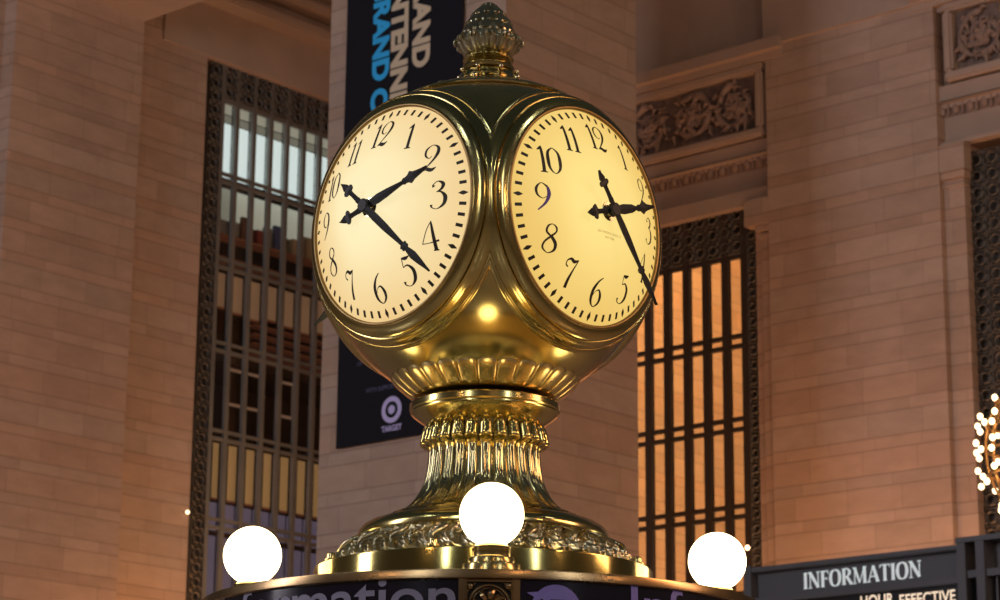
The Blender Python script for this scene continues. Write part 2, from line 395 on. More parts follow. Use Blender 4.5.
for i in range(NF):
    a = -pi/2+2*pi*i/NF; c = Vector((cos(a), sin(a), 0)); e = Vector((-sin(a), cos(a), 0))
    W = .0160; rows = []
    path = [(.143, -.508, .05), (.150, -.5085, .45), (.156, -.512, .72), (.1615, -.518, .90), (.165, -.527, .98), (.1675, -.537, 1.), (.169, -.546, 1.), (.1715, -.5535, 1.), (.172, -.5585, 1.), (.170, -.563, 1.), (.165, -.566, 1.), (.156, -.569, 1.), (.150, -.575, 1.), (.146, -.59, .95)]
    vs = []; K = 9
    for (r, z, w) in path:
        for q in range(K):
            x = -1+2*q/(K-1); hh = sqrt(max(0, 1-x*x))
            p = c*(r-.010+.011*hh)+e*(W*w*x)+Vector((0, 0, z-.003*(1-hh)))
            vs.append(p)
    mb = MB(); mb.add(vs, [(j*K+q, j*K+q+1, (j+1)*K+q+1, (j+1)*K+q) for j in range(len(path)-1) for q in range(K-1)])
    part(mb, 'tongue_leaf', M['gold'], angle=70)
# ---- torus, acanthus band, base drum
part(MB().lathe([(.236, -.752), (.246, -.754), (.252, -.758), (.256, -.763), (.262, -.769), (.270, -.770), (.288, -.7725), (.305, -.778), (.318, -.786), (.327, -.796), (.3315, -.807), (.330, -.817), (.323, -.823), (.308, -.824)], 128), 'torus_moulding', M['gold'])
def acan(a, t, r, z):
    n = 42
    u = (a*n/(2*pi)+.75*sin(t*2.6)) % 1.
    x = 2*u-1; env = min(1, t*9)*min(1, (1-t)*14+.15)
    leaf = max(0., 1-abs(x)**2.2)
    u2 = (a*n*3/(2*pi)+2.6*sin(t*2.2+.6)) % 1.; vein = (1-abs(2*u2-1))**1.5
    u3 = (t*7+abs(x)*1.8) % 1.; lobe = 1-abs(2*u3-1)
    cv = sin(3*a)*0
    h = env*(.011*leaf+.006*vein*(.4+leaf)+.005*lobe*leaf**.5)-.004*(1-leaf)
    return r+h*.8, z+h*.45
def acan_old(a, t, r, z):
    n = 20; x = ph(a, n); lean = x+.55*sin(t*3.0)
    rib = cos(lean*3.3*pi)*.5+.5
    env = sin(pi*min(1, t*1.05))**.5 if t < .95 else 0
    leaf = max(0., 1-abs(x)**1.6)
    sw = .5+.5*sin(9*x*pi*(.4+t)+5*t*pi+1.3*sin(a*7))
    h = env*(.007*leaf+.005*rib*leaf+.005*sw)+.004*random.random()*env
    dn = 1.0
    return r+h*.75, z+h*.55
bp_ = []
for i in range(41):
    t = i/40; bp_.append((.312+.082*t+.006*sin(pi*t), -.818-.080*t))
part(MB().lathe(bp_, 960, rmod=acan), 'acanthus_band', M['brass_old'], angle=80)
mb = MB()                                                # scrolls and berries standing out of the band
for i in range(20):
    for s in (-1, 1):
        a = -pi/2+2*pi*(i+.5)/20
        pts = []
        for q in range(12):
            tt = q/11; rr = .011*(1-tt*.75); an = s*(tt*7.5)+1.2
            ca = a+(rr*cos(an)+s*.012)/.36; zz = -.846+rr*sin(an)*.95; R = .358+(-.846-zz)*1.1+.010
            pts.append((R*cos(ca), R*sin(ca), zz))
        mb.tube(pts, [.0030*(1-.5*q/11) for q in range(12)], 5)
    a = -pi/2+2*pi*i/20; pts = []
    for q in range(8):
        t = q/7; R = .322+.062*t+.014*sin(pi*t)+.004; zz = -.824-.044*t+.006; pts.append((R*cos(a+.04*sin(t*5)), R*sin(a+.04*sin(t*5)), zz))
    mb.tube(pts, [.002+.004*sin(pi*q/7) for q in range(8)], 6)
    for dq in (-.055, .055):
        mb.ball((.372*cos(a+dq), .372*sin(a+dq), -.860), .0055, 8)
part(mb, 'acanthus_scrolls', M['brass_old'], angle=70)
part(MB().lathe([(.37, -.899), (.39, -.9), (.425, -.9), (.440, -.9), (.4435, -.902), (.4440, -.906), (.4435, -.9995), (.43, -1.0)], 192), 'base_drum', M['drum'])
for i in range(8):
    a = radians(-90+22.5+45*i+(4 if i % 2 else -4)); mb = MB(); c = Vector((.414*cos(a), .414*sin(a), 0))
    T = lambda p, c=c: (p[0]+c.x, p[1]+c.y, p[2])
    mb.lathe([(.016, -.894), (.016, -.889), (.011, -.888), (.011, -.876), (.009, -.873), (0.0, -.872)], 6 if False else 16, T=T)
    part(mb, 'base_bolt', M['gold_bright'])

# ---- dials.  local frame of a face: x right, y into the clock, z up
DD, TR = .367, .27
def dome(r): return DD+(TR*TR-r*r)
G = {
 '0': [[(.24, 1., .02), (.06, .82, .06), (.02, .5, .085), (.06, .18, .06), (.24, 0, .02), (.42, .18, .06), (.46, .5, .085), (.42, .82, .06), (.24, 1., .02)]],
 '1': [[(.20, 1.02, .015), (.20, .9, .06), (.21, .5, .075), (.21, .03, .08)], [(.20, 1., .02), (.13, .90, .05), (.05, .84, .02)], [(.08, 0, .02), (.21, .02, .045), (.34, 0, .02)]],
 '2': [[(.14, .50, .03), (.04, .62, .05), (.05, .84, .05), (.24, 1.0, .02), (.44, .90, .06), (.47, .68, .08), (.34, .40, .05), (.04, .03, .02)], [(.03, .02, .02), (.14, .08, .08), (.32, .03, .09), (.48, .12, .02)], [(.14, .50, .02), (.20, .49, .02), (.27, .56, .02)]],
 '3': [[(.11, .80, .08), (.08, .88, .03), (.24, 1., .025), (.42, .90, .08), (.38, .72, .06), (.22, .61, .02)], [(.20, .61, .02), (.36, .60, .04), (.50, .42, .09), (.45, .16, .07), (.22, 0, .02), (.04, .06, .03), (.02, .16, .07)]],
 '4': [[(.40, 1.03, .015), (.41, .9, .05), (.44, .5, .075), (.48, .02, .085)], [(.40, 1., .02), (.22, .72, .02), (.02, .24, .02)], [(.02, .25, .02), (.3, .27, .02), (.62, .33, .05)], [(.38, .0, .02), (.48, .02, .05), (.58, 0, .02)]],
 '5': [[(.12, .62, .02), (.11, .95, .025)], [(.11, .93, .04), (.26, .92, .08), (.42, .99, .02)], [(.12, .62, .02), (.30, .68, .04), (.49, .50, .085), (.48, .20, .08), (.28, 0, .02), (.07, .04, .03), (.05, .15, .07)]],
 '6': [[(.40, 1.0, .02), (.20, .82, .05), (.05, .52, .085), (.07, .18, .07), (.26, 0, .02), (.45, .14, .06), (.47, .36, .08), (.34, .56, .04), (.18, .50, .015), (.10, .36, .012)]],
 '7': [[(.12, .70, .035), (.03, .78, .03), (.06, .92, .03), (.20, .98, .06), (.34, .90, .08), (.52, .97, .02)], [(.51, .97, .02), (.36, .62, .04), (.25, .28, .07), (.21, .0, .08)]],
 '8': [[(.30, .56, .04), (.10, .72, .05), (.13, .92, .045), (.28, 1., .02), (.43, .90, .045), (.44, .74, .04), (.26, .56, .05), (.07, .36, .045), (.04, .15, .045), (.25, 0, .02), (.46, .12, .06), (.47, .34, .08), (.30, .56, .07)]],
 '9': [[(.40, .52, .012), (.26, .44, .02), (.08, .56, .05), (.05, .80, .06), (.22, 1., .02), (.44, .88, .06), (.49, .62, .09), (.38, .30, .06), (.12, 0., .03)]],
}
ADV = {'0': .50, '1': .38, '2': .50}
def make_face(k, ang, dialmat, mt, ht, label):
    d = bpy.data.objects.new('clock_face', None)
    n = Vector((sin(ang), -cos(ang), 0)); h = Vector((-n.y, n.x, 0))
    # bezel: lathe about the face axis
    rot = Matrix(((h.x, -n.x, 0), (h.y, -n.y, 0), (0, 0, 1)))   # local x,y,z -> clock
    Tb = lambda p: (p[0], -p[2], p[1])                   # lathe z (outward) -> -y
    prof = [(.2975, .3600), (.2985, .3590), (.3, .3585), (.308, .3565), (.316, .3525), (.323, .3465), (.3250, .3435), (.3250, .3380), (.3268, .3380), (.3280, .3405), (.3298, .3412), (.3315, .3395), (.3322, .3360), (.337, .3300), (.3405, .3235), (.343, .3150), (.3440, .3105), (.3449, .3110), (.3462, .3105), (.3472, .3085), (.3480, .3060), (.3492, .3056), (.3504, .3038), (.3508, .300), (.350, .292), (.342, .272)] or [(.290, .340), (.2995, .349), (.300, .360), (.3025, .3635), (.3065, .3635), (.309, .360), (.3105, .3555), (.3125, .3555), (.318, .3545), (.326, .350), (.332, .3445), (.3345, .340), (.3345, .3365), (.3365, .3365), (.3385, .338), (.341, .3365), (.343, .333), (.349, .328), (.3545, .321), (.3565, .3175), (.3575, .3195), (.360, .3195), (.3615, .3165), (.3625, .3130), (.3645, .3135), (.3665, .3110), (.367, .306), (.366, .298), (.358, .280)]
    bz = MB().lathe(prof, 160, T=Tb)
    lift = Vector((0, 0, -BASEZ))
    def place(o):
        o.matrix_local = Matrix.Translation(lift) @ rot.to_4x4()
    o = bz.build('bezel', M['gold'], clock, angle=30); place(o)
    bm = bmesh.new(); bm.from_mesh(o.data)               # mitre against the neighbouring bezels
    for s_ in (-1, 1):
        bmesh.ops.bisect_plane(bm, geom=bm.verts[:]+bm.edges[:]+bm.faces[:], plane_co=(0, 0, 0), plane_no=(s_, 1, 0), clear_outer=True)
    bm.to_mesh(o.data); bm.free()
    rg_ = MB().lathe([(.282, .345), (.2880, .357), (.2885, .3615), (.2905, .3635), (.2945, .3640), (.297, .3625), (.2985, .3590), (.2985, .355)], 128, T=Tb).build('dial_ring', M['ring'], clock, angle=40); place(rg_)
    g = MB(); pr = [(.2905*i/30, dome(.2905*i/30)) for i in range(31)]
    g.lathe(pr[::-1], 128, T=Tb)
    dial = g.build('dial', dialmat, clock); place(dial); dial['label'] = label
    def onglass(x, z, e=.0012):
        r = sqrt(x*x+z*z); return (x, -(dome(r)+e), z)
    tk = MB()
    for i in range(60):
        a = 2*pi*i/60; dr, dt = (sin(a), cos(a)), (cos(a), -sin(a))
        if i % 5 == 0: poly = [(-.0125, 0), (-.004, .0045), (0, .0058), (.004, .0045), (.0125, 0), (.004, -.0045), (0, -.0058), (-.004, -.0045)]
        else: poly = [(-.0085, -.0044), (-.0085, .0044), (0, .0044), (.0085, .0044), (.0085, -.0044), (0, -.0044)]
        tk.add([onglass((TR+q[0])*dr[0]+q[1]*dt[0], (TR+q[0])*dr[1]+q[1]*dt[1]) for q in poly], [list(range(len(poly)))])
    tk.build('minute_marks', M['ink'], dial, smooth=False)
    H = .073
    for hr in range(1, 13):
        a = 2*pi*hr/12; cx_, cz_ = .209*sin(a), .209*cos(a); s = str(hr)
        w = {1: .42, 2: .50, 3: .52, 4: .62, 5: .54, 6: .52, 7: .55, 8: .50, 9: .54, 10: .96, 11: .72, 12: .96}[hr]
        nb = MB(); x = 0
        nblue = None
        for ch in s:
            for st in (G[ch] if not (hr == 9 and k == 1) else [G['9'][0][:6], G['9'][0][5:]]):
                vs, fs = ribbon(st)
                if hr == 9 and k == 1: nblue = len(nb.f)
                nb.add([onglass(cx_+(x+q[0]-w/2)*H*1.02, cz_+(q[1]-.5)*H) for q in vs], fs)
            x += ADV.get(ch, .5)*(.92 if hr == 11 else 1)
        no = nb.build('numeral', M['ink'], dial, smooth=False)
        if nblue:
            no.data.materials.append(M['ink_blue'])
            for p_ in list(no.data.polygons)[nblue:]: p_.material_index = 1
        if hr == 9 and k == 1: no['label'] = 'numeral nine with a violet blue right stroke'
    if k == 1:                                           # faint maker's line under the centre
        for (body, x0, x1, z0, z1) in (('SELF WINDING CLOCK CO', -.040, .052, -.062, -.056), ('NEW YORK', -.012, .024, -.074, -.068)):
            vs, fs = fit_text(body, x0, x1, z0, z1, T=lambda x, y: onglass(x, y, .0009))
            MB().add(vs, fs).build('maker_line', plain('faint_ink', (.30, .20, .06), .6, emit=(.35, .22, .06), es=.5), dial, smooth=False)
    # hub and hands
    hb = MB().lathe([(.0, .452), (.013, .452), (.015, .450), (.016, .440), (.026, .440), (.028, .437), (.029, .425)][::-1], 32, T=Tb)
    ho = hb.build('hand_boss', M['brass_old'], clock); place(ho)
    def hand(name, L_, tail, y, w, time):
        tips = [(-w*.8, .0), (-w*.85, .02), (-w*1.0, .055*L_/.3), (-w*.95, .10*L_/.3), (-w*.55, .55*L_), (-w*.50, .60*L_), (-w*1.15, .612*L_), (-w*.95, .635*L_), (-w*1.1, .65*L_), (-w*.55, .665*L_), (-w*.75, .70*L_), (-w*1.0, .76*L_), (-w*.75, .85*L_), (-w*.35, .95*L_), (-w*.22, 1.*L_)]
        if name == 'hour_hand': tips = [(-w*.8, 0), (-w*.9, .02), (-w*1.15, .045), (-w*.95, .08), (-w*.5, .56*L_), (-w*.45, .60*L_), (-w*.8, .63*L_), (-w*.7, .66*L_), (-w*.9, .70*L_), (-w*1.5, .74*L_), (-w*.95, .79*L_), (-w*.75, .84*L_), (-w*.5, .92*L_), (-w*.35, 1.*L_)]
        tl = [(-w*.7, -.02), (-w*.75, -.028), (-w*.6, -.036), (-w*.55, -.5*tail), (-w*.6, -.60*tail), (-w*1.5, -.63*tail), (-w*1.75, -.68*tail), (-w*1.4, -.74*tail), (-w*.8, -.745*tail), (-w*1.0, -.80*tail), (-w*.5, -.91*tail), (0, -tail)]
        left = tl[::-1]+tips
        poly = left+[(-x, z) for x, z in tips[::-1]]+[(-x, z) for x, z in tl[:-1]]
        mb = MB(); ca, sa = cos(time), sin(time)
        T = lambda p: (p[0]*ca+p[2]*sa, p[1], -p[0]*sa+p[2]*ca)
        # two half strips keep the long polygon clean
        full = left; vs = []; 
        for (x, z) in full: vs += [T((x, -y, z)), T((0, -y-.004, z)), T((-x, -y, z)), T((x*.9, -y+.004, z)), T((-x*.9, -y+.004, z))]
        fs = []
        for i in range(len(full)-1):
            a0, b0 = 5*i, 5*i+5
            fs += [(a0, a0+1, b0+1, b0), (a0+1, a0+2, b0+2, b0+1), (a0+3, a0, b0, b0+3), (a0+2, a0+4, b0+4, b0+2), (a0+4, a0+3, b0+3, b0+4)]
        e = 5*(len(full)-1); fs.append((e, e+1, e+2, e+4, e+3))
        mb.add(vs, fs)
        mb.lathe([(0, y+.004), (.015, y+.004), (.018, y+.002), (.018, y-.003), (0.015, y-.004)], 24, T=Tb)
        hd = mb.build(name, M['black'], clock, angle=30); place(hd); return hd
    hand('hour_hand', .228 if k in (0, 3) else .170, .100, .4525, .0120, ht)
    hand('minute_hand', .330 if k == 0 else .276, .112, .4625, .0110, mt)
M['hub'] = M['brass_old']
q = 2*pi/12
make_face(0, -pi/4, M['dial_cream'], 4.40*q, 2.50*q, 'cream glowing opal glass dial with black numerals')
make_face(1, pi/4, M['dial_yellow'], 4.80*q, 2.47*q, 'yellow glowing opal glass dial with black numerals')
make_face(2, 3*pi/4, M['dial_cream'], 4.50*q, 2.48*q, 'glowing opal glass dial turned away to the rear')
make_face(3, -3*pi/4, M['dial_cream'], 4.45*q, 2.48*q, 'glowing opal glass dial seen edge-on at the rear')

# ================================================================== GLOBE LAMPS
RZ = CLK.z+BASEZ
def globe_lamp():
    r = empty('globe_lamp', (0, 0, 0), 'x', 'lamp', 'globe lamps round the booth roof')
    MB().lathe([(.0, 0.), (.0685, 0.), (.0685, .020), (.067, .0225), (.057, .023), (.0555, .0245), (.0555, .036), (.054, .0385), (.047, .039), (.0455, .041), (.0455, .056), (.047, .059), (.047, .064), (.040, .070)], 64).build('lamp_base', M['lampbase'], r)
    MB().ball((0, 0, .143), .0768, 48).build('glass_globe', M['globe'], r)
    return r
g0 = globe_lamp()
gl_labels = ['glowing white globe lamp in front of the clock pedestal, on stepped brass base', 'glowing white globe lamp beside the tall window with grey mullions', 'glowing white globe lamp beside the orange lit window', 'glowing white globe lamp hidden behind the clock pedestal']
cr_, sr_ = cos(YC), sin(YC)
for i, (x, y) in enumerate(((.006, -.636), (-.606, .03), (.618, .03), (0, .62))):
    o = g0 if i == 0 else copy_tree(g0)
    o.location = (CLK.x+x*cr_-y*sr_, CLK.y+x*sr_+y*cr_, RZ); o['label'] = gl_labels[i]

# ================================================================== INFORMATION BOOTH
booth = empty('information_booth', (CLK.x, CLK.y, 0), 'round bronze information booth with black lettered sign band under the clock', 'booth', rotz=YC)
RB = .735
MB().lathe([(0, RZ-.012), (.3, RZ-.012), (RB-.02, RZ-.004), (RB-.02, RZ-.03), (0, RZ-.03)], 160).build('roof', M['roof'], booth)
MB().lathe([(RB-.03, RZ-.004), (RB-.004, RZ), (RB, RZ-.001), (RB+.001, RZ-.004), (RB+.001, RZ-.021), (RB-.003, RZ-.024), (RB-.012, RZ-.0245), (RB-.03, RZ-.025)], 256).build('roof_rim', M['bronze'], booth)
RD = RB-.008
MB().lathe([(RD-.02, RZ-.02), (RD-.02, .0)], 96).build('inner_drum', M['room'], booth)
def cyl(phi, z, r): return (r*sin(phi), -r*cos(phi), z)
def cyl_panel(mb, p0, p1, z0, z1, r, th=.01, n=24):
    vs = []
    for i in range(n+1):
        p = p0+(p1-p0)*i/n; vs += [cyl(p, z0, r), cyl(p, z1, r), cyl(p, z0, r-th), cyl(p, z1, r-th)]
    fs = []
    for i in range(n):
        a, b = 4*i, 4*i+4; fs += [(a, b, b+1, a+1), (a+2, a+3, b+3, b+2), (a, a+2, b+2, b), (a+1, b+1, b+3, a+3)]
    fs += [(0, 1, 3, 2), (4*n, 4*n+2, 4*n+3, 4*n+1)]
    return mb.add(vs, fs)
ZT, ZB = RZ-.0235, RZ-.24
EM = .131
def arc_text(body, phi_end=None, phi_start=None, zbase=0., size=EM, bold=.012):
    vs, fs = text_mesh(body, bold); xs = [v[0] for v in vs]
    w = (max(xs)-min(xs))*size*1.20
    p0 = phi_end-w/(RD+.001) if phi_end is not None else phi_start
    return [cyl(p0+(v[0]-min(xs))*size*1.20/(RD+.001), zbase+v[1]*size, RD+.0012) for v in vs], fs, p0+w/(RD+.001)
for c in range(4):
    ca = c*pi/2
    # bronze uprights and ornamental grille under each globe
    for s in (-1, 1):
        cyl_panel(MB(), ca+s*.0865-.011, ca+s*.0865+.011, ZB, ZT, RD+.005, .02, 3).build('upright', M['bronze'], booth)
    gr = cyl_panel(MB(), ca-.076, ca+.076, ZB, ZT, RD-.010, .004, 8).build('grille_back', M['signblk'], booth)
    mb = MB(); zc = ZT-.060
    def rg(rad, tr, mb=mb, zc=zc, ca=ca, k=28):
        mb.tube([cyl(ca+rad*cos(2*pi*i/k)/RD, zc+rad*sin(2*pi*i/k), RD-.002) for i in range(k)], tr, 6, closed=True)
    rg(.047, .0028); rg(.040, .0015); rg(.017, .0025)
    for i in range(8):
        a = 2*pi*i/8+pi/8; pts = [cyl(ca+(.010+.028*t)*cos(a+.25*sin(t*3))/RD, zc+(.010+.028*t)*sin(a+.25*sin(t*3)), RD-.002+.003*sin(pi*t)) for t in [j/6 for j in range(7)]]
        mb.tube(pts, [.002+.0065*sin(pi*j/6*.95) for j in range(7)], 6)
    for sx in (-1, 1):
        for sz in (-1, 1):
            mb.ball(cyl(ca+sx*.044/RD, zc+sz*.044, RD-.003), .009, 10)
            mb.tube([cyl(ca+sx*(.053-.02*t)/RD, zc+sz*(.030+.022*t), RD-.003) for t in (0, .3, .6, 1)], .002, 5)
    mb.ball(cyl(ca, zc, RD-.004), .012, 12)
    fr = mb
    for (pa, pb, za, zb) in ((-.076, .076, ZT-.006, ZT), (-.076, -.070, ZB, ZT), (.070, .076, ZB, ZT), (-.076, .076, ZT-.124, ZT-.118)):
        cyl_panel(fr, ca+pa, ca+pb, za, zb, RD, .008, 6)
    fr.build('grille_rosette', M['bronze'], booth)
    # sign glass between the bays
    sg = cyl_panel(MB(), ca+.098, ca+pi/2-.098, ZB, ZT, RD-.001, .01, 40).build('sign_panel', M['signblack'], booth)
    zb_ = RZ-.106
    if c in (0, 2):
        dc = ca+.098+.118; k = 36; R0 = .061
        zc2 = ZT-.0085-R0
        pts = []
        for i in range(k):
            a = 2*pi*i/k; pts.append((R0*cos(a), R0*sin(a)))
        mb = MB(); mb.add([cyl(dc+x/RD, zc2+z, RD+.0012) for x, z in pts], [list(range(k))])
        mb.add([cyl(dc+x/RD, zc2+z, RD+.0012) for x, z in ((-.070, .040), (-.034, .044), (-.038, .020), (-.052, .030))], [(0, 1, 2, 3)])
        ro = mb.build('roundel', M['letter_violet'], sg, smooth=False); ro['label'] = 'violet round transit emblem'
        vs, fs = fit_text('MTA', dc-.042/RD, dc+.046/RD, zc2-.022, zc2+.026, .03, T=lambda x, y: cyl(x+(y-zc2)*.15/RD, y, RD+.0022))
        MB().add(vs, fs).build('roundel_lettering', M['signblack'], sg, smooth=False)
        vs, fs, _ = arc_text('Information', phi_start=dc+.262, zbase=zb_-.004)
        MB().add(vs, fs).build('lettering', M['letter_violet'], sg, smooth=False)
    else:
        vs, fs, _ = arc_text('Information', phi_end=ca+pi/2-.108, zbase=zb_)
        MB().add(vs, fs).build('lettering', M['letter'], sg, smooth=False)
# lower rim, columns, counter (below the picture's edge)
MB().lathe([(RD-.02, ZB), (RB+.004, ZB), (RB+.006, ZB-.02), (RB-.01, ZB-.03), (RD-.02, ZB-.03)], 128).build('lower_rim', M['bronze'], booth)
for i in range(8):
    p = pi/8+i*pi/4; cyl_panel(MB(), p-.02, p+.02, .0, ZB-.03, RD+.004, .03, 2).build('mullion', M['bronze'], booth)
for i in range(8):
    p = i*pi/4; cyl_panel(MB(), p-pi/8+.02, p+pi/8-.02, 1.1, ZB-.03, RD-.005, .006, 8).build('pane', M['glass'], booth)
MB().lathe([(RD-.02, 1.08), (1.12, 1.08), (1.13, 1.07), (1.13, 1.03), (1.10, 1.02), (1.08, .95), (1.08, .12), (1.11, .1), (1.11, 0.)], 96).build('counter', M['stone_plain'], booth)

# ================================================================== THE HALL
U0, V0 = 19.651, 17.024
def hall(name, mb, mat): return struct(name, mb, mat)
fl = MB().box(-22, 40, -22, 40, -.3, 0).build('floor', M['floor'], smooth=False, rotz=HALL); fl['kind'] = 'structure'
WU, WV = 26.2, 26.25
# free-standing corner pier
hall('pier', MB().box(U0, 22.05, V0, 19.83, 0, 17.5), M['stone_mid'])
# far-left pier and the recessed wall beside its window
uw, zw = onA(208, 57, WV)                                 # window's upper corner
hall('pier', MB().box(19.62, 21.93, 26.0, 29.5, 0, 14.75), M['stone_a'])
w1 = MB().box(12, uw, WV, WV+.5, 0, 19).box(uw, 27.5, WV, WV+.5, zw, 19)
hall('wall_north', w1, M['stone_a'])
# entablature over the far-left pier, its end showing against the bay
e = MB().box(12, 21.95, 24.2, 29.5, 14.75, 16.4)
hall('trim_1', e, M['stone_plain'])
# cornice high on the bay wall
c0 = onA(333, 43, 25.9)[1]
c = MB().box(21.95, 27.5, 25.85, WV, c0, c0+.16, .03).box(21.95, 27.5, 26.1, WV, c0+.16, c0+.36).box(21.95, 27.5, 25.75, WV, c0+.36, c0+.50, .03).box(21.95, 27.5, 25.9, WV, c0+.5, c0+.62).box(21.95, 27.5, 25.5, WV, c0+.62, c0+.82, .04).box(21.95, 27.5, 25.0, WV, c0+.82, c0+1.6)
hall('trim_2', c, M['stone_plain'])

ln_ = MB().box(uw-.9, 27.5, WV-.03, WV+.1, zw+.02, c0+.02); hall('trim_12', ln_, M['stone_plain'])
# right-hand wall pieces -------------------------------------------------
vp0, vp1 = onB(940, 200, 26.0)[0], onB(768, 200, 26.0)[0]
hall('pier', MB().box(26.0, 28, vp0, vp1, 0, onB(767, 47, 26.)[1]), M['stone_b'])
zt = onB(767, 47, 26.)[1]
hall('trim_3', MB().box(25.95, 28, 5, vp1, zt, zt+3), M['stone_plain'])
# bay 1
WF = 26.2
vR = onB(757, 300, WF)[0]                                 # window's near jamb
vL = 22.5
zwin = onB(690, 220.5, WF)[1]
hall('wall_east', MB().box(WF, WF+.5, vp1-.3, vR, 0, 19).box(WF, WF+.5, vR, vL+1, zwin, 19).box(WF, WF+.5, 8, onB(975, 300, WF)[0]-2.6, 0, 19).box(WF, WF+.5, 8, vp0+.3, onB(975, 140, WF)[1], 19).box(WF, WF+.5, onB(972, 300, WF)[0], vp0+.3, 0, 19), M['stone_b'])
def strip(mb, xa, ya, yb_, proj, yback=0.):               # horizontal strip by its height at picture column xa
    z0, z1 = onB(xa, yb_, WF-proj)[1], onB(xa, ya, WF-proj)[1]
    return z0, z1
def east_bay(v0, v1, px, ys, nm):
    """mouldings of one bay; ys = picture rows of the edges at column px"""
    z = [onB(px, y, WF-.05)[1] for y in ys]
    (mt0, mt1, pt, pb, p2, e0, e1, fz, arch) = z
    mb = MB().box(WF-.32, WF, v0, v1, mt1, mt0).box(WF-.22, WF, v0, v1, mt1-.10, mt1).box(WF-.10, WF, v0, v1, mt1-.16, mt1-.10)
    hall(nm[0], mb, M['stone_plain'])
    mb = MB().box(WF-.12, WF, v0, v1, p2, pb-.03).box(WF-.16, WF, v0, v1, e0, p2-.04).box(WF-.09, WF, v0, v1, e0-.06, e0).box(WF-.03, WF, v0, v1, fz, e1).box(WF-.14, WF, v0, v1, arch+.0, fz)
    hall(nm[1], mb, M['stone_plain'])
    # egg and leaf moulding
    mb = MB().box(WF-.05, WF, v0, v1, e1, e0)
    n = int((v1-v0)/.20)
    for i in range(n):
        vv = v0+(i+.5)*(v1-v0)/n; zz = (e0+e1)/2; hh = (e0-e1)/2
        mb.ball((WF-.06, vv, zz), .055, 10, sq=(1, 1, hh/.06)); mb.box(WF-.10, WF, vv+.085, vv+.105, e1, e0)
    o = mb.build('egg_moulding', M['stone_carved'], rotz=HALL); o['kind'] = 'structure'
    o.name = nm[2]
    return z
yrow = (46, 57, 63, 137.5, 152, 154, 166, 188, 203)
Z1 = east_bay(vp1-.3, vL, 767, yrow, ('trim_4', 'trim_5', 'trim_6'))
hall('trim_13', MB().box(WF-.03, WF+.1, vp1-.1, vL, Z1[0], Z1[0]+1.35).box(WF-.18, WF+.1, vp1-.1, vL, Z1[0]+1.35, Z1[0]+1.5, .03).box(WF-.34, WF+.1, vp1-.1, vL, Z1[0]+1.62, Z1[0]+1.8, .03).box(WF-.1, WF+.1, vp1-.1, vL, Z1[0]+1.5, Z1[0]+3), M['stone_plain'])
def carved(v0, v1, z0, z1, label, seed, mirror=1):
    rnd = random.Random(seed)
    root = empty('carved_relief_panel', (0, 0, 0), label, 'relief panel', 'carved stone relief panels'); root.rotation_euler[2] = HALL
    f = MB(); t = .13
    for a, b_, c_, d in ((v0, v1, z1-t, z1), (v0, v1, z0, z0+t), (v0, v0+t, z0+t, z1-t), (v1-t, v1, z0+t, z1-t)):
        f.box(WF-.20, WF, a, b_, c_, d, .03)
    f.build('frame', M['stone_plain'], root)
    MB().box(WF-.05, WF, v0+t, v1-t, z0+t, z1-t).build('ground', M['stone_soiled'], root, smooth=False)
    c = MB(); w = v1-v0-2*t; h = z1-z0-2*t; zc = (z0+z1)/2; k = max(1, round(w/h/.95)); X = WF-.09
    for i in range(k):
        vc = v0+t+w*(i+.5)/k; R = min(h*.42, w/k*.48); s = 1 if i % 2 else -1
        pts = []
        for q_ in range(60):
            tt = q_/59; rr = R*(1-tt*.92); an = s*tt*4.3*pi+(.5*pi)
            pts.append((X-.02*sin(tt*9), vc+rr*cos(an), zc+rr*sin(an)))
        c.tube(pts, [.040+.018*sin(q_*.9) for q_ in range(60)], 7)
        for q_ in range(0, 56, 2):
            p = pts[q_]; a = rnd.random()*2*pi; L_ = .10+.10*rnd.random()
            c.tube([p, (p[0]-.04, p[1]+L_*.5*cos(a), p[2]+L_*.5*sin(a)), (p[0]-.01, p[1]+L_*cos(a+.6), p[2]+L_*sin(a+.6))], [.03, .034, .010], 6)
        c.ball((X-.02, vc, zc), .085, 12, sq=(.7, 1, 1))
        for q_ in range(6):
            a = q_*pi/3; c.ball((X-.03, vc+.11*cos(a), zc+.11*sin(a)), .04, 8)
    for q_ in range(int(w*26)):
        vv = v0+t+.06+rnd.random()*(w-.12); zz = z0+t+.06+rnd.random()*(h-.12); a = rnd.random()*2*pi; L_ = .09+.1*rnd.random()
        c.tube([(X+.02, vv, zz), (X-.03, vv+L_*.5*cos(a), zz+L_*.5*sin(a)), (X, vv+L_*cos(a+.9), zz+L_*sin(a+.9))], [.018, .032, .008], 6)
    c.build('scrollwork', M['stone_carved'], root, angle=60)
    return root
pvr = onB(767, 100, WF-.1)[0]
carved(onB(767, 100, WF-.1)[0]+.02, vL-.6, Z1[3], Z1[2], 'carved scroll relief panel over the orange lit window', 3)
# bay 2
yrow2 = tuple(y for y in (-10, 2, 8, 87, 104, 106.5, 119, 146, 150))
Z2 = east_bay(10, vp0+.3, 940, yrow2, ('trim_7', 'trim_8', 'trim_9'))
carved(11, onB(946.5, 50, WF-.1)[0], Z2[3], Z2[2], 'carved relief panel above the pilaster, next to the hanging chandelier bay', 5)
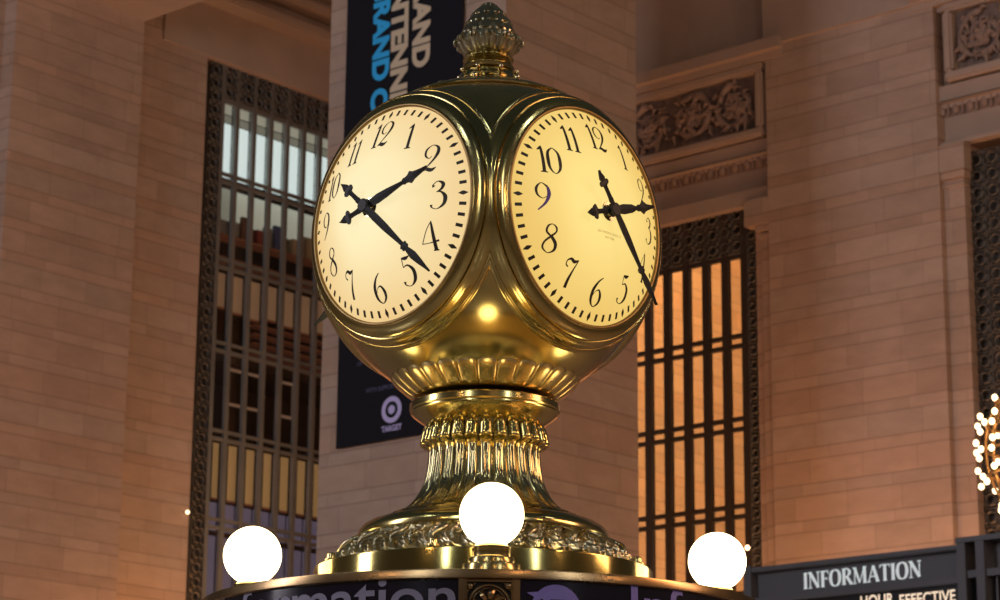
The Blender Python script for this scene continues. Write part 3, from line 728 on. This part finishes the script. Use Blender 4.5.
# pilaster of bay 2 and small return of bay 1
def pilaster(v0, v1, ztop, name, s=(1, 0)):
    mb = MB().box(WF-.10, WF, v0, v1, 0, ztop-.45).box(WF-.13, WF, v0-.02*s[0], v1+.03*s[1], ztop-.55, ztop-.50).box(WF-.16, WF, v0-.04*s[0], v1+.06*s[1], ztop-.45, ztop-.36).box(WF-.185, WF, v0-.06*s[0], v1+.22*s[1], ztop-.36, ztop)
    hall(name, mb, M['stone_b'])
vq = onB(967, 250, WF-.1)[0]
pilaster(vq, vp0+.1, Z2[8], 'trim_10')
pilaster(vp1-.1, vR-.16, onB(760, 200, WF-.1)[1], 'trim_11', (0, 1))

# ---- windows -----------------------------------------------------------
def lattice(mb, plane, a0, a1, z0, z1, at, cell, flat='A'):
    """pierced grille: ring and lozenge cells; axis a along the wall"""
    nx = max(1, round((a1-a0)/cell)); nz_ = max(1, round((z1-z0)/cell)); cw = (a1-a0)/nx; ch = (z1-z0)/nz_
    P = (lambda a, z, d=0: (a, at+d, z)) if flat == 'A' else (lambda a, z, d=0: (at+d, a, z))
    def seg(p, q_, r=.014): mb.tube([P(*p), P(*q_)], r, 4)
    for i in range(nx):
        for j in range(nz_):
            ca_, cz_ = a0+cw*(i+.5), z0+ch*(j+.5); k = 8; r = min(cw, ch)*.34
            mb.tube([P(ca_+r*cos(2*pi*q_/k), cz_+r*sin(2*pi*q_/k)) for q_ in range(k)], .020, 4, closed=True)
            seg((ca_-cw/2, cz_-ch/2), (ca_-r*.5, cz_-r*.5)); seg((ca_+cw/2, cz_+ch/2), (ca_+r*.5, cz_+r*.5))
            seg((ca_-cw/2, cz_+ch/2), (ca_-r*.5, cz_+r*.5)); seg((ca_+cw/2, cz_-ch/2), (ca_+r*.5, cz_-r*.5))
    for i in range(nx+1): mb.tube([P(a0+cw*i, z0), P(a0+cw*i, z1)], .012, 4)
    for j in range(nz_+1): mb.tube([P(a0, z0+ch*j), P(a1, z0+ch*j)], .012, 4)
# window_1 in the wall with v = const
PV = WV+.08
wz0 = 2.0
ztopA = onA(210, 55, PV)[1]
def zA(x, y): return onA(x, y, PV)[1]
xs = [213.5, 229, 246.8, 264.2, 281, 298, 314.5, 331, 347]
us = [onA(x, 320, PV)[0] for x in xs]; ul = onA(198, 320, PV)[0]; ur = 27.4
# print(us)
W1 = bpy.data.objects.new('window_1', None); COL.objects.link(W1); W1.rotation_euler[2] = HALL; W1['kind'] = 'structure'
def s_part(mb, name, mat, par, smooth=False): return mb.build(name, mat, par, smooth=smooth)
rowsA = [zA(274.7, 118), zA(274.7, 194), zA(265, 275.5), zA(264.7, 358), zA(260, 444), zA(260, 531.5), zA(260, 618)]
bw = .036
for u in us: s_part(MB().box(u-bw, u+bw, PV-.03, PV+.04, wz0, ztopA), 'mullion', M['iron_light'], W1)
mb = MB().box(ul, us[0], PV+.05, PV+.10, wz0, ztopA); lattice(mb, None, ul+.02, us[0]-bw, 4.5, ztopA-.1, PV-.02, .21); s_part(mb, 'side_grille', M['iron'], W1)
mb = MB().box(us[0], ur, PV+.06, PV+.10, rowsA[0], ztopA); lattice(mb, None, us[0], ur, rowsA[0]+.03, ztopA, PV-.02, .21); s_part(mb, 'head_grille', M['iron'], W1)
for z in rowsA[1:]:
    s_part(MB().box(us[0], ur, PV-.02, PV+.03, z+.035, z+.085).box(us[0], ur, PV-.02, PV+.03, z-.085, z-.035), 'rail', M['iron_light'], W1)
s_part(MB().box(us[0], ur, PV-.02, PV+.03, rowsA[0]-.04, rowsA[0]+.04), 'rail', M['iron_light'], W1)
s_part(MB().box(us[0], ur, PV+.02, PV+.03, wz0, rowsA[0]), 'pane', M['glass'], W1)
# rooms behind window_1
r1 = MB().box(us[0]-1, ur+.4, PV+1.7, PV+1.8, 0, 19)
for z in rowsA: r1.box(us[0]-1, ur+.4, PV+.5, PV+1.7, z-.06, z+.06)
r1.box(us[0]-1.1, us[0]-1, PV+.45, PV+1.8, 0, 19)
hall('wall_inner_office', r1, M['room'])
BV = PV+.09
def between(i): return us[i]+bw*.6, us[i+1]-bw*.6
for i in range(len(us)-1):
    a, b_ = between(i); H1 = rowsA[0]-rowsA[1]
    s_part(MB().box(a, b_, BV, BV+.02, rowsA[1]+.05, rowsA[1]+H1*.74), 'lit_pane', M['pane_lit'], W1)
    s_part(MB().box(a, b_, BV, BV+.02, rowsA[1]+H1*.76, rowsA[1]+H1*.85), 'lit_pane', M['pane_strip'], W1)  # lamp reflection put into the strip's own glow colour
    s_part(MB().box(a, b_, BV, BV+.02, rowsA[1]+H1*.87, rowsA[0]), 'lit_pane', M['pane_warmwhite'], W1)
    H2 = rowsA[1]-rowsA[2]
    s_part(MB().box(a, b_, BV+.3, BV+.32, rowsA[2]+H2*(.62+.04*random.random()), rowsA[1]), 'lit_pane', M['pane_warmwhite'] if i != 1 else M['pane_strip'], W1)
# low shelves of books in the second row, blinds in the third and fifth
bk = 0
grp = 'books and files on the shelf behind the tall window'
shelf = MB()
H2 = rowsA[1]-rowsA[2]
s1 = MB().box(us[0]-.3, ur, BV+.22, BV+.50, rowsA[2]+.20, rowsA[2]+.24).box(us[0]-.3, ur, BV+.22, BV+.50, rowsA[2]+.42*H2, rowsA[2]+.42*H2+.03)
o = s1.build('shelf', M['wood'], rotz=HALL, smooth=False); o['label'] = 'wooden shelf behind the second row of panes in the tall window'; o['category'] = 'shelf'
u = us[0]-.1; names = ['red', 'brown', 'tan', 'blue', 'grey', 'black']; posn = ['first', 'second', 'third', 'fourth', 'fifth', 'sixth', 'seventh', 'eighth', 'ninth', 'tenth', 'eleventh', 'twelfth', 'thirteenth', 'fourteenth', 'fifteenth', 'sixteenth', 'seventeenth', 'eighteenth', 'nineteenth', 'twentieth']
while u < us[7]:
    ww = .10+.14*random.random(); hh = H2*(.16+.14*random.random()); ci = random.choice([0, 0, 1, 1, 2, 3, 4, 5])
    zb = rowsA[2]+.42*H2+.03
    o = MB().box(u, u+ww, BV+.24, BV+.46, zb, zb+hh, .008).build('file_box', M['books'][ci], rotz=HALL, smooth=False)
    o['label'] = '%s file box on the shelf inside the tall window, %s along the row' % (names[ci], posn[min(bk, 19)]); o['category'] = 'file box'; o['group'] = grp
    bk += 1; u += ww+.03+(.25*random.random() if random.random() < .3 else 0)
for i in range(len(us)-1):
    a, b_ = between(i); H3 = rowsA[2]-rowsA[3]; H5 = rowsA[4]-rowsA[5]
    for (nm, zt_, zb, mt_, lab, gp_) in (('roller_blind', rowsA[2]-.12, rowsA[2]-H3*(.50+.05*((i*7) % 3)/2), M['blind'], 'dull tan roller blind in the third row of panes, bay %s of the tall window', 'tan roller blinds'),
                                   ('roller_blind', rowsA[4]-.10, rowsA[5]+H5*.30, M['blind_gold'], 'golden tan roller blind in the fifth row of panes, bay %s of the tall window', 'golden roller blinds')):
        x0 = a if 'dull' in lab else a+.16
        e = empty(nm, (0, 0, 0), lab % posn[i], 'blind', gp_, HALL)
        MB().box(x0, b_, BV, BV+.015, zb, zt_).build('fabric', mt_, e, smooth=False)
        MB().box(x0, b_, BV-.01, BV+.025, zb-.03, zb).build('bottom_bar', M['wood'], e, smooth=False)
    s_part(MB().box(a, b_, BV+.4, BV+.42, rowsA[5], rowsA[5]+H5*.32), 'lower_screen', M['violet'], W1)
    s_part(MB().box(a, b_, BV+.4, BV+.42, wz0, rowsA[5]-.08), 'lower_screen', M['violet'], W1)
# shelving seen in rows three and four
sh = empty('bookcase', (0, 0, 0), 'dark reddish bookcase low in the third row of panes of the tall window', 'bookcase', rotz=HALL)
H3 = rowsA[2]-rowsA[3]
for j in range(5): MB().box(us[4], ur, BV+.5, BV+.7, rowsA[3]+.08+j*H3*.115, rowsA[3]+.11+j*H3*.115).build('shelf_board', M['wood'], sh, smooth=False)
MB().box(us[4], ur, BV+.7, BV+.75, rowsA[3], rowsA[3]+H3*.6).build('back_board', M['room'], sh, smooth=False)
H4 = rowsA[3]-rowsA[4]
for j, (i0, f0, f1) in enumerate(((2, .1, .8), (3, .25, .95), (5, .0, .6))):
    a, b_ = us[i0]+f0*.1, us[i0]+.36
    z0, z1 = rowsA[4]+H4*.45, rowsA[3]-.16
    mb = MB()
    for q_ in ((a, b_, z1-.04, z1), (a, b_, z0, z0+.04), (a, a+.04, z0, z1), (b_-.04, b_, z0, z1)): mb.box(q_[0], q_[1], BV+.3, BV+.33, q_[2], q_[3])
    o = mb.build('picture_frame', M['paleframe'], rotz=HALL, smooth=False); o['category'] = 'frame'
    o['label'] = 'pale thin frame in the fourth row of panes, %s' % ('nearest the side grille', 'the middle of three', 'nearest the banner pier')[j]

# window_2 in the wall with u = const
PU = WF+.08
W2 = bpy.data.objects.new('window_2', None); COL.objects.link(W2); W2.rotation_euler[2] = HALL; W2['kind'] = 'structure'
vsx = [629.5, 648.5, 667.5, 687, 706.5, 726, 745.5]
vv_ = [onB(x, 300, PU)[0] for x in vsx]; vj = onB(759, 300, PU)[0]
def zB(x, y): return onB(x, y, PU)[1]
rowsB = [zB(690, 266), zB(690, 350), zB(690, 432), zB(690, 518), zB(690, 604)]
ztB = zB(690, 218)
bw2 = .055
vfar = vv_[0]+.9
for i, v in enumerate(vv_): s_part(MB().box(PU-.03, PU+.05, v-bw2, v+bw2, wz0, ztB), 'mullion', M['iron_dark'], W2)
for z in rowsB[1:]:
    s_part(MB().box(PU-.02, PU+.04, vv_[-1], vfar, z+.04, z+.10).box(PU-.02, PU+.04, vv_[-1], vfar, z-.10, z-.04), 'rail', M['iron_dark'], W2)
s_part(MB().box(PU-.02, PU+.04, vv_[-1], vfar, rowsB[0]-.04, rowsB[0]+.04), 'rail', M['iron_dark'], W2)
mb = MB().box(PU+.05, PU+.10, vj, vv_[-1], wz0, ztB-.2); lattice(mb, None, vj, vv_[-1]-bw2, 4.5, ztB-.35, PU-.02, .2, 'B'); s_part(mb, 'side_grille', M['iron'], W2)
mb = MB().box(PU+.06, PU+.10, vv_[-1], vfar, rowsB[0], ztB); lattice(mb, None, vv_[-1], vfar, rowsB[0]+.03, ztB, PU-.02, .2, 'B'); s_part(mb, 'head_grille', M['iron'], W2)
s_part(MB().box(PU+.02, PU+.03, vv_[-1], vfar, wz0, rowsB[0]), 'pane', M['glass'], W2)
# lit inner passage behind window_2
hall('wall_inner_passage', MB().box(PU+.3, 40, 23.6, 23.9, 0, 22).box(39.7, 40, 12, 23.6, 0, 22), M['stone_in'])
mb = MB()
for i in range(6): mb.box(PU+.4+i*1.5, PU+.75+i*1.5, 15, 23.6, 15.0, 15.4)
mb.box(PU+.3, 40, 12, 23.6, 15.4, 15.6)
hall('ceiling_inner_passage', mb, M['stone_in'])
# window_3, the dark one beyond the pilaster
W3 = bpy.data.objects.new('window_3', None); COL.objects.link(W3); W3.rotation_euler[2] = HALL; W3['kind'] = 'structure'
v3 = onB(974, 300, PU)[0]; z3 = onB(974, 152, PU)[1]
mb = MB().box(PU+.1, PU+.14, v3-2.5, v3, 2, z3); lattice(mb, None, v3-.9, v3, 4.5, z3, PU, .22, 'B'); s_part(mb, 'side_grille', M['iron'], W3)
for k in range(3): s_part(MB().box(PU-.02, PU+.05, v3-1.0-k*.55, v3-.88-k*.55, 2, z3), 'mullion', M['iron_light'], W3)

# ================================================================== BANNER on the corner pier
bu = U0-.05
vb0, zbt = onB(462, 20, bu); vb1, zbb = onB(335.5, 446.5, bu)
vb0 = onB(463, 20, bu)[0]; vb1 = onB(348, 20, bu)[0]
vb1 = vb1*.5+onB(334.6, 440, bu)[0]*.5
zbb = onB(335.5, 448.8, bu)[1]
ban = empty('hanging_banner', (0, 0, 0), 'tall navy banner with blue and tan lettering on the stone pier behind the clock', 'banner', rotz=HALL)
n = 24; vs = []; fs = []
for i in range(n+1):
    z = zbb+(14.2-zbb)*i/n
    for j in range(9):
        v = vb0+(vb1-vb0)*j/8; vs.append((bu-.004*sin(j*1.3+i*.4), v, z))
for i in range(n):
    for j in range(8): a = i*9+j; fs.append((a, a+1, a+10, a+9))
k = len(vs); vs += [(x+.012, y, z) for x, y, z in vs]; fs += [tuple(q_+k for q_ in f[::-1]) for f in fs]
MB().add(vs, fs).build('cloth', M['navy'], ban)
MB().box(bu-.03, bu+.03, vb0-.04, vb1+.04, 14.2, 14.28).build('hanging_rod', M['black'], ban)
bx = bu-.014
def vcol(x, y): return onB(x, y, bx)
def down_text(body, xa, xb, yend, ystart_ref, mat, nm):
    """text reading downwards; baseline at picture column xa, cap height at xb; last letter ends at row yend"""
    v_base = vcol(xa, yend)[0]; v_top = vcol(xb, yend)[0]; cap = v_base-v_top
    vs, fs = text_mesh(body, .05); ys_ = [v[1] for v in vs]; xs_ = [v[0] for v in vs]
    sc = cap/.81; z_end = vcol((xa+xb)/2, yend)[1]; xm = max(xs_)
    kx = ystart_ref
    return MB().add([(bx, v_base-(y)*sc, z_end+(xm-x)*sc*kx) for x, y, _ in vs], fs).build(nm, mat, ban, smooth=False)
down_text('GRAND', 413, 431.5, 66.5, 1.02, M['tan'], 'lettering')
down_text('GRAND', 373, 390.5, 80, 1.02, M['blue'], 'lettering')
# same columns go on below
def down_from(body, xa, xb, ystart, kx, mat):
    v_base = vcol(xa, ystart)[0]; v_top = vcol(xb, ystart)[0]; cap = v_base-v_top; vs, fs = text_mesh(body, .05); sc = cap/.81
    z0 = vcol((xa+xb)/2, ystart)[1]; xm = min(v[0] for v in vs)
    return MB().add([(bx, v_base-y*sc, z0-(x-xm)*sc*kx) for x, y, _ in vs], fs).build('lettering', mat, ban, smooth=False)
down_from('CENTRAL', 372, 389.5, 88, 1.02, M['blue'])
down_from('CENTENNIAL', 394, 411.5, -50.5, 1.08, M['tan'])
# emblem
ev, ez = vcol(391.5, 409.5); sr = abs(vcol(391.5, 397)[1]-ez)*1.0; er = abs(vcol(381, 408)[0]-ev)*1.0; er = sr
def disc(r0, r1):
    k = 40; vs = []
    for i in range(k): a = 2*pi*i/k; vs += [(bx, ev+r0*cos(a), ez+r0*sin(a)), (bx, ev+r1*cos(a), ez+r1*sin(a))]
    return MB().add(vs, [(2*i, 2*i+1, (2*i+3) % (2*k), (2*i+2) % (2*k)) for i in range(k)])
o = disc(sr*.66, sr*1.06); 
k = 24; o.add([(bx, ev+sr*.36*cos(2*pi*i/k), ez+sr*.36*sin(2*pi*i/k)) for i in range(k)], [list(range(k))])
o.build('emblem', M['lav'], ban, smooth=False)
def flat_text(body, x0, x1, yrow_, hpx, mat, bold=.02):
    xm = (x0+x1)/2; va, vb_ = vcol(x0, yrow_)[0], vcol(x1, yrow_)[0]; z = vcol(xm, yrow_)[1]; hz = abs(vcol(xm, yrow_)[1]-vcol(xm, yrow_+hpx)[1])
    vs, fs = fit_text(body, 0, 1, 0, 1, bold, T=lambda x, y: (bx, va+(vb_-va)*x, z-hz/2+hz*y))
    MB().add(vs, fs).build('lettering', mat, ban, smooth=False)
flat_text('TARGET', 381.5, 401.5, 428, 6, M['lav'], .03)
flat_text('WITH SUPPORT FROM', 366, 408, 387, 4.5, M['greytext'])
flat_text('OF', 357, 362, 364, 4, M['greytext'])

# ================================================================== INFORMATION gate sign (lower right)
SU = 20.5
def zs(x, y): return onB(x, y, SU)
sign = empty('information_sign', (0, 0, 0), 'dark grey metal sign board reading INFORMATION with a black lettered display beneath', 'sign', rotz=HALL)
va, ztp = zs(752, 569); vb_ = zs(966, 569)[0]; vc = zs(985, 569)[0]; vd = zs(1060, 569)[0]
zt_ = zs(850, 558)[1]; z_a = zs(850, 563)[1]; z_b = zs(850, 589)[1]; z_c = zs(850, 595.5)[1]
MB().box(SU-.08, SU+.25, vb_, va, z_a, zt_, .01).build('top_rail', M['signgrey'], sign)
MB().box(SU+.02, SU+.2, vb_, va, z_b, z_a).build('name_panel', M['signgrey'], sign)
MB().box(SU-.06, SU+.22, vb_, va, z_c, z_b, .01).build('bottom_rail', M['signgrey'], sign)
MB().box(SU+.0, SU+.2, vb_, va, z_c-1.2, z_c).build('display', M['signblk'], sign)
for v in (va, vb_, vc): 
    MB().box(SU-.09, SU+.26, v-.045, v+.045, 0, zt_+.02).build('post', M['signgrey'], sign, smooth=False)
x_t = zt_+.06
MB().box(SU-.10, SU+.3, vd, vb_+.05, z_a+.06, x_t).build('side_top_rail', M['signgrey'], sign, smooth=False)
MB().box(SU-.06, SU+.2, vd, vb_, z_b-.02, z_b+.05).build('side_rail', M['signgrey'], sign, smooth=False)
MB().box(SU+.10, SU+.2, vd, vc, z_b, z_a+.06).build('side_panel', M['signgrey'], sign, smooth=False)
MB().box(SU+.16, SU+.2, vd, vb_, z_c-1.2, z_b).build('dark_side_panel', M['signblk'], sign, smooth=False)
for i in range(8): MB().box(SU+.02, SU+.05, vc-.12-i*.06, vc-.10-i*.06, z_c-1.2, z_b).build('side_bar', M['signgrey'], sign, smooth=False)
tu = SU+.018
def sgn(body, x0, x1, ya, yb_, mat, bold, nm, at=tu):
    v0_, v1_ = onB(x0, 585, at)[0], onB(x1, 585, at)[0]; xm = (x0+x1)/2
    z0, z1 = onB(xm, yb_, at)[1], onB(xm, ya, at)[1]
    vs, fs = fit_text(body, 0, 1, 0, 1, bold, T=lambda x, y: (at, v0_+(v1_-v0_)*x, z0+(z1-z0)*y))
    MB().add(vs, fs).build(nm, mat, sign, smooth=False)
SER = {'I': (.36, [[(.18, 0, .13), (.18, 1, .13)]], [.18], [.18]),
 'N': (.86, [[(.16, 0, .05), (.16, 1, .05)], [(.14, 1, .13), (.72, .02, .13)], [(.72, 0, .05), (.72, 1, .05)]], [.16], [.12, .72]),
 'F': (.62, [[(.18, 0, .13), (.18, 1, .13)], [(.18, .98, .05), (.58, .98, .05)], [(.56, .98, .04), (.57, .80, .05)], [(.18, .52, .05), (.46, .52, .05)], [(.46, .60, .04), (.46, .44, .04)]], [.18], [.18]),
 'O': (.86, [[(.43, 1.01, .05), (.20, .88, .11), (.11, .5, .14), (.20, .12, .11), (.43, -.01, .05), (.66, .12, .11), (.75, .5, .14), (.66, .88, .11), (.43, 1.01, .05)]], [], []),
 'R': (.76, [[(.18, 0, .13), (.18, 1, .13)], [(.18, .98, .05), (.42, .98, .06), (.58, .76, .14), (.42, .52, .06), (.18, .51, .05)], [(.38, .50, .12), (.70, .0, .12)]], [.18, .70], [.18]),
 'M': (1.02, [[(.16, 0, .05), (.18, 1, .05)], [(.17, 1, .12), (.50, .04, .08)], [(.50, .04, .04), (.84, 1, .05)], [(.86, 0, .13), (.84, 1, .13)]], [.16, .86], [.15, .87]),
 'A': (.84, [[(.10, 0, .05), (.41, 1.02, .05)], [(.41, 1.0, .13), (.72, 0, .13)], [(.24, .34, .05), (.58, .34, .05)]], [.10, .72], []),
 'T': (.74, [[(.37, 0, .13), (.37, 1, .13)], [(.05, .98, .05), (.69, .98, .05)], [(.05, .98, .05), (.04, .80, .04)], [(.69, .98, .05), (.70, .80, .04)]], [.37], [])}
def serif_word(word, x0, x1, ya, yb_, mat, at=tu):
    tot = sum(SER[c_][0] for c_ in word); v0_, v1_ = onB(x0, 585, at)[0], onB(x1, 585, at)[0]; xm = (x0+x1)/2
    z0, z1 = onB(xm, yb_, at)[1], onB(xm, ya, at)[1]; x = 0; mb = MB()
    for c_ in word:
        w_, sts, bot, top = SER[c_]
        sts = list(sts)+[[(b_-.13, .015, .04), (b_+.13, .015, .04)] for b_ in bot]+[[(b_-.13, .985, .04), (b_+.13, .985, .04)] for b_ in top]
        for st in sts:
            vs, fs = ribbon(st, 6 if len(st) > 2 else 1)
            mb.add([(at, v0_+(v1_-v0_)*(x+q_[0])/tot, z0+(z1-z0)*q_[1]) for q_ in vs], fs)
        x += w_
    mb.build('lettering', mat, sign, smooth=False)
serif_word('INFORMATION', 803, 922, 566.8, 582.8, M['white'])
sgn('HOUR', 860, 893, 594.5, 606, M['led'], .012, 'display_lettering', SU-.004)
sgn('EFFECTIVE', 899, 955, 592, 604, M['led'], .012, 'display_lettering', SU-.004)

# ================================================================== CHANDELIER at the right edge
d = ray(1022, 450); P = d*(19.5/d.y)+Vector((0, 0, CZ))
ch = empty('chandelier', P, 'gilded ball chandelier ringed with bare glowing bulbs at the edge of the view', 'chandelier')
px = 19.5/F*1.03
RH, RV = 42*px, 64*px
mb = MB()
for j, t in enumerate((-.8, -.4, 0, .4, .8)):
    r = RH*sqrt(1-t*t*.9)*.86; z = RV*t*.95
    mb.tube([(r*cos(2*pi*i/32), r*sin(2*pi*i/32), z) for i in range(32)], .012, 6, closed=True)
for i in range(14):
    a = 2*pi*i/14; mb.tube([(RH*.86*cos(t)*cos(a), RH*.86*cos(t)*sin(a), RV*.95*sin(t)) for t in [(-1.45+2.9*q_/12) for q_ in range(13)]], .010, 5)
mb.lathe([(0.02, RV*.9), (.05, RV*.95), (.02, RV*1.05), (.012, RV*1.1), (.012, 14-P.z)], 12); mb.ball((0, 0, -RV), .05, 12)
mb.build('frame', M['gilt'], ch)
nb_ = 0
for j, (t, k) in enumerate(((-.86, 6), (-.50, 9), (-.30, 9), (-.02, 10), (.14, 9), (.40, 10), (.56, 9), (.88, 6))):
    for i in range(k):
        a = 2*pi*(i+.5*(j % 2))/k+.35; r = RH*max(0, 1-abs(t)**2.6)**.5*1.08
        MB().ball((r*cos(a), r*sin(a), RV*t-.02), .025, 10, sq=(1, 1, 1.15)).build('bulb', M['bulb'], ch)
# small wall lights seen as sparks in the grilles
for (x, y, w_, lab) in ((188.5, 512, 'A', 'tiny white light on the side grille of the tall window'), (746.5, 547.5, 'B', 'tiny warm light at the foot of the orange lit window')):
    if w_ == 'A': u, z = onA(x, y, WV-.1); p = (u, WV-.08, z)
    else: v, z = onB(x, y, WF-.1); p = (WF-.08, v, z)
    e = empty('indicator_light', (0, 0, 0), lab, 'light', rotz=HALL)
    MB().ball(p, .028 if w_ == 'A' else .034, 10).build('bulb', M['bulb'], e)
    q_ = MB().tube([p, (p[0]+(.3 if w_ == 'B' else 0), p[1]+(.3 if w_ == 'A' else 0), p[2])], .012, 6).build('bracket', M['iron'], e)

# ================================================================== LIGHT
def area(name, loc, aim, size, power, col, sy=None, spread=None):
    l = bpy.data.lights.new(name, 'AREA'); l.energy = power; l.color = col; l.size = size
    if sy: l.shape = 'RECTANGLE'; l.size_y = sy
    if spread: l.spread = radians(spread)
    o = bpy.data.objects.new(name, l); COL.objects.link(o); o.location = loc
    o.rotation_euler = (Vector(aim)-Vector(loc)).to_track_quat('-Z', 'Y').to_euler(); return o
def UV(u, v, z): 
    p = dA*u+dB*v; return (p.x, p.y, z)
# unseen area lights added to light stone and brass, cool and warm
area('unseen_cool_light', UV(-9, 18, 10), UV(22, 18, 9), 5, 1950, (.94, .88, .96), 9)
area('unseen_warm_light', UV(16, -10, 9), UV(20, 22, 9), 5, 880, (1., .60, .38), 5)
area('unseen_warm_light', UV(8, -2, 5.5), UV(24, 22, 4), 2.5, 200, (1., .50, .24), 1.)
for i, (x, y, z, e_, c_) in enumerate(((-9, -6, 7.5, 240, (1, .62, .34)), (3.5, -8, 8.5, 260, (1, .62, .34)), (12, -3, 7.5, 240, (1, .62, .34)), (-7, 2, 9.5, 140, (.85, .92, 1)), (9, 3.5, 11, 150, (.9, .94, 1)), (-3, -4, 12, 150, (.88, .93, 1)))):  # point lamps added out of view for streaks and highlights on the brass
    l = bpy.data.lights.new('added_point_lamp', 'POINT'); l.energy = e_; l.color = c_; l.shadow_soft_size = .32
    o = bpy.data.objects.new('added_point_lamp', l); COL.objects.link(o); o.location = (x, y, z)
area('unseen_cool_light', (-7, -9, 9), (0, 6.4, 3), 1.2, 260, (.86, .93, 1.), 6)  # narrow cool area lights added out of view for streaks on the brass
area('unseen_cool_light', (10, -8, 9), (0, 6.4, 3), 1.0, 240, (.90, .95, 1.), 6)
# uplights in front of the walls
area('uplight', UV(22.3, 24.8, 3.0), UV(22.3, 27.0, 9), 2.2, 115, (1., .46, .19))
area('uplight', UV(24.2, 16.5, 3.2), UV(27, 16.5, 9), 2.5, 190, (1., .48, .22))
area('uplight', UV(20.5, 14.8, 2.5), UV(21, 18, 6), 2., 40, (1., .55, .28))
area('uplight', UV(22.9, 25.75, 4.6), UV(22.7, 26.4, 9), .7, 26, (1., .42, .14))
area('uplight', UV(25.7, 14.6, 4.9), UV(26.3, 14.7, 9), .7, 22, (1., .45, .18))
area('passage_light', UV(30, 19.5, 14.6), UV(30, 23.6, 9), 5, 560, (1., .66, .36), 2.5)
area('passage_light', UV(31, 18.5, 4), UV(31, 23.6, 9), 5, 400, (1., .68, .44), 2.5)
w = bpy.data.worlds.new('hall_air'); S.world = w; w.use_nodes = True
N, L = w.node_tree.nodes, w.node_tree.links; bg = N['Background']
tc = N.new('ShaderNodeTexCoord'); sp = N.new('ShaderNodeSeparateXYZ'); L.new(tc.outputs['Generated'], sp.inputs[0])
rp = N.new('ShaderNodeValToRGB'); mr = N.new('ShaderNodeMapRange'); mr.inputs['From Min'].default_value = -1; L.new(sp.outputs[2], mr.inputs['Value']); L.new(mr.outputs[0], rp.inputs[0])
el_ = rp.color_ramp.elements
el_[0].position = 0; el_[0].color = (.10, .06, .035, 1); el_[1].position = 1; el_[1].color = (.052, .062, .064, 1)
for p, c in ((.5, (.11, .075, .052, 1)), (.62, (.075, .058, .048, 1)), (.78, (.046, .052, .051, 1))):
    x = el_.new(p); x.color = c
L.new(rp.outputs[0], bg.inputs[0]); bg.inputs[1].default_value = .62
S.view_settings.view_transform = 'Standard'; S.view_settings.look = 'None'; S.view_settings.gamma = 1; S.view_settings.exposure = 0
S.view_settings.use_curve_mapping = False
S.cycles.use_denoising = True; S.cycles.max_bounces = 6; S.cycles.sample_clamp_indirect = 6
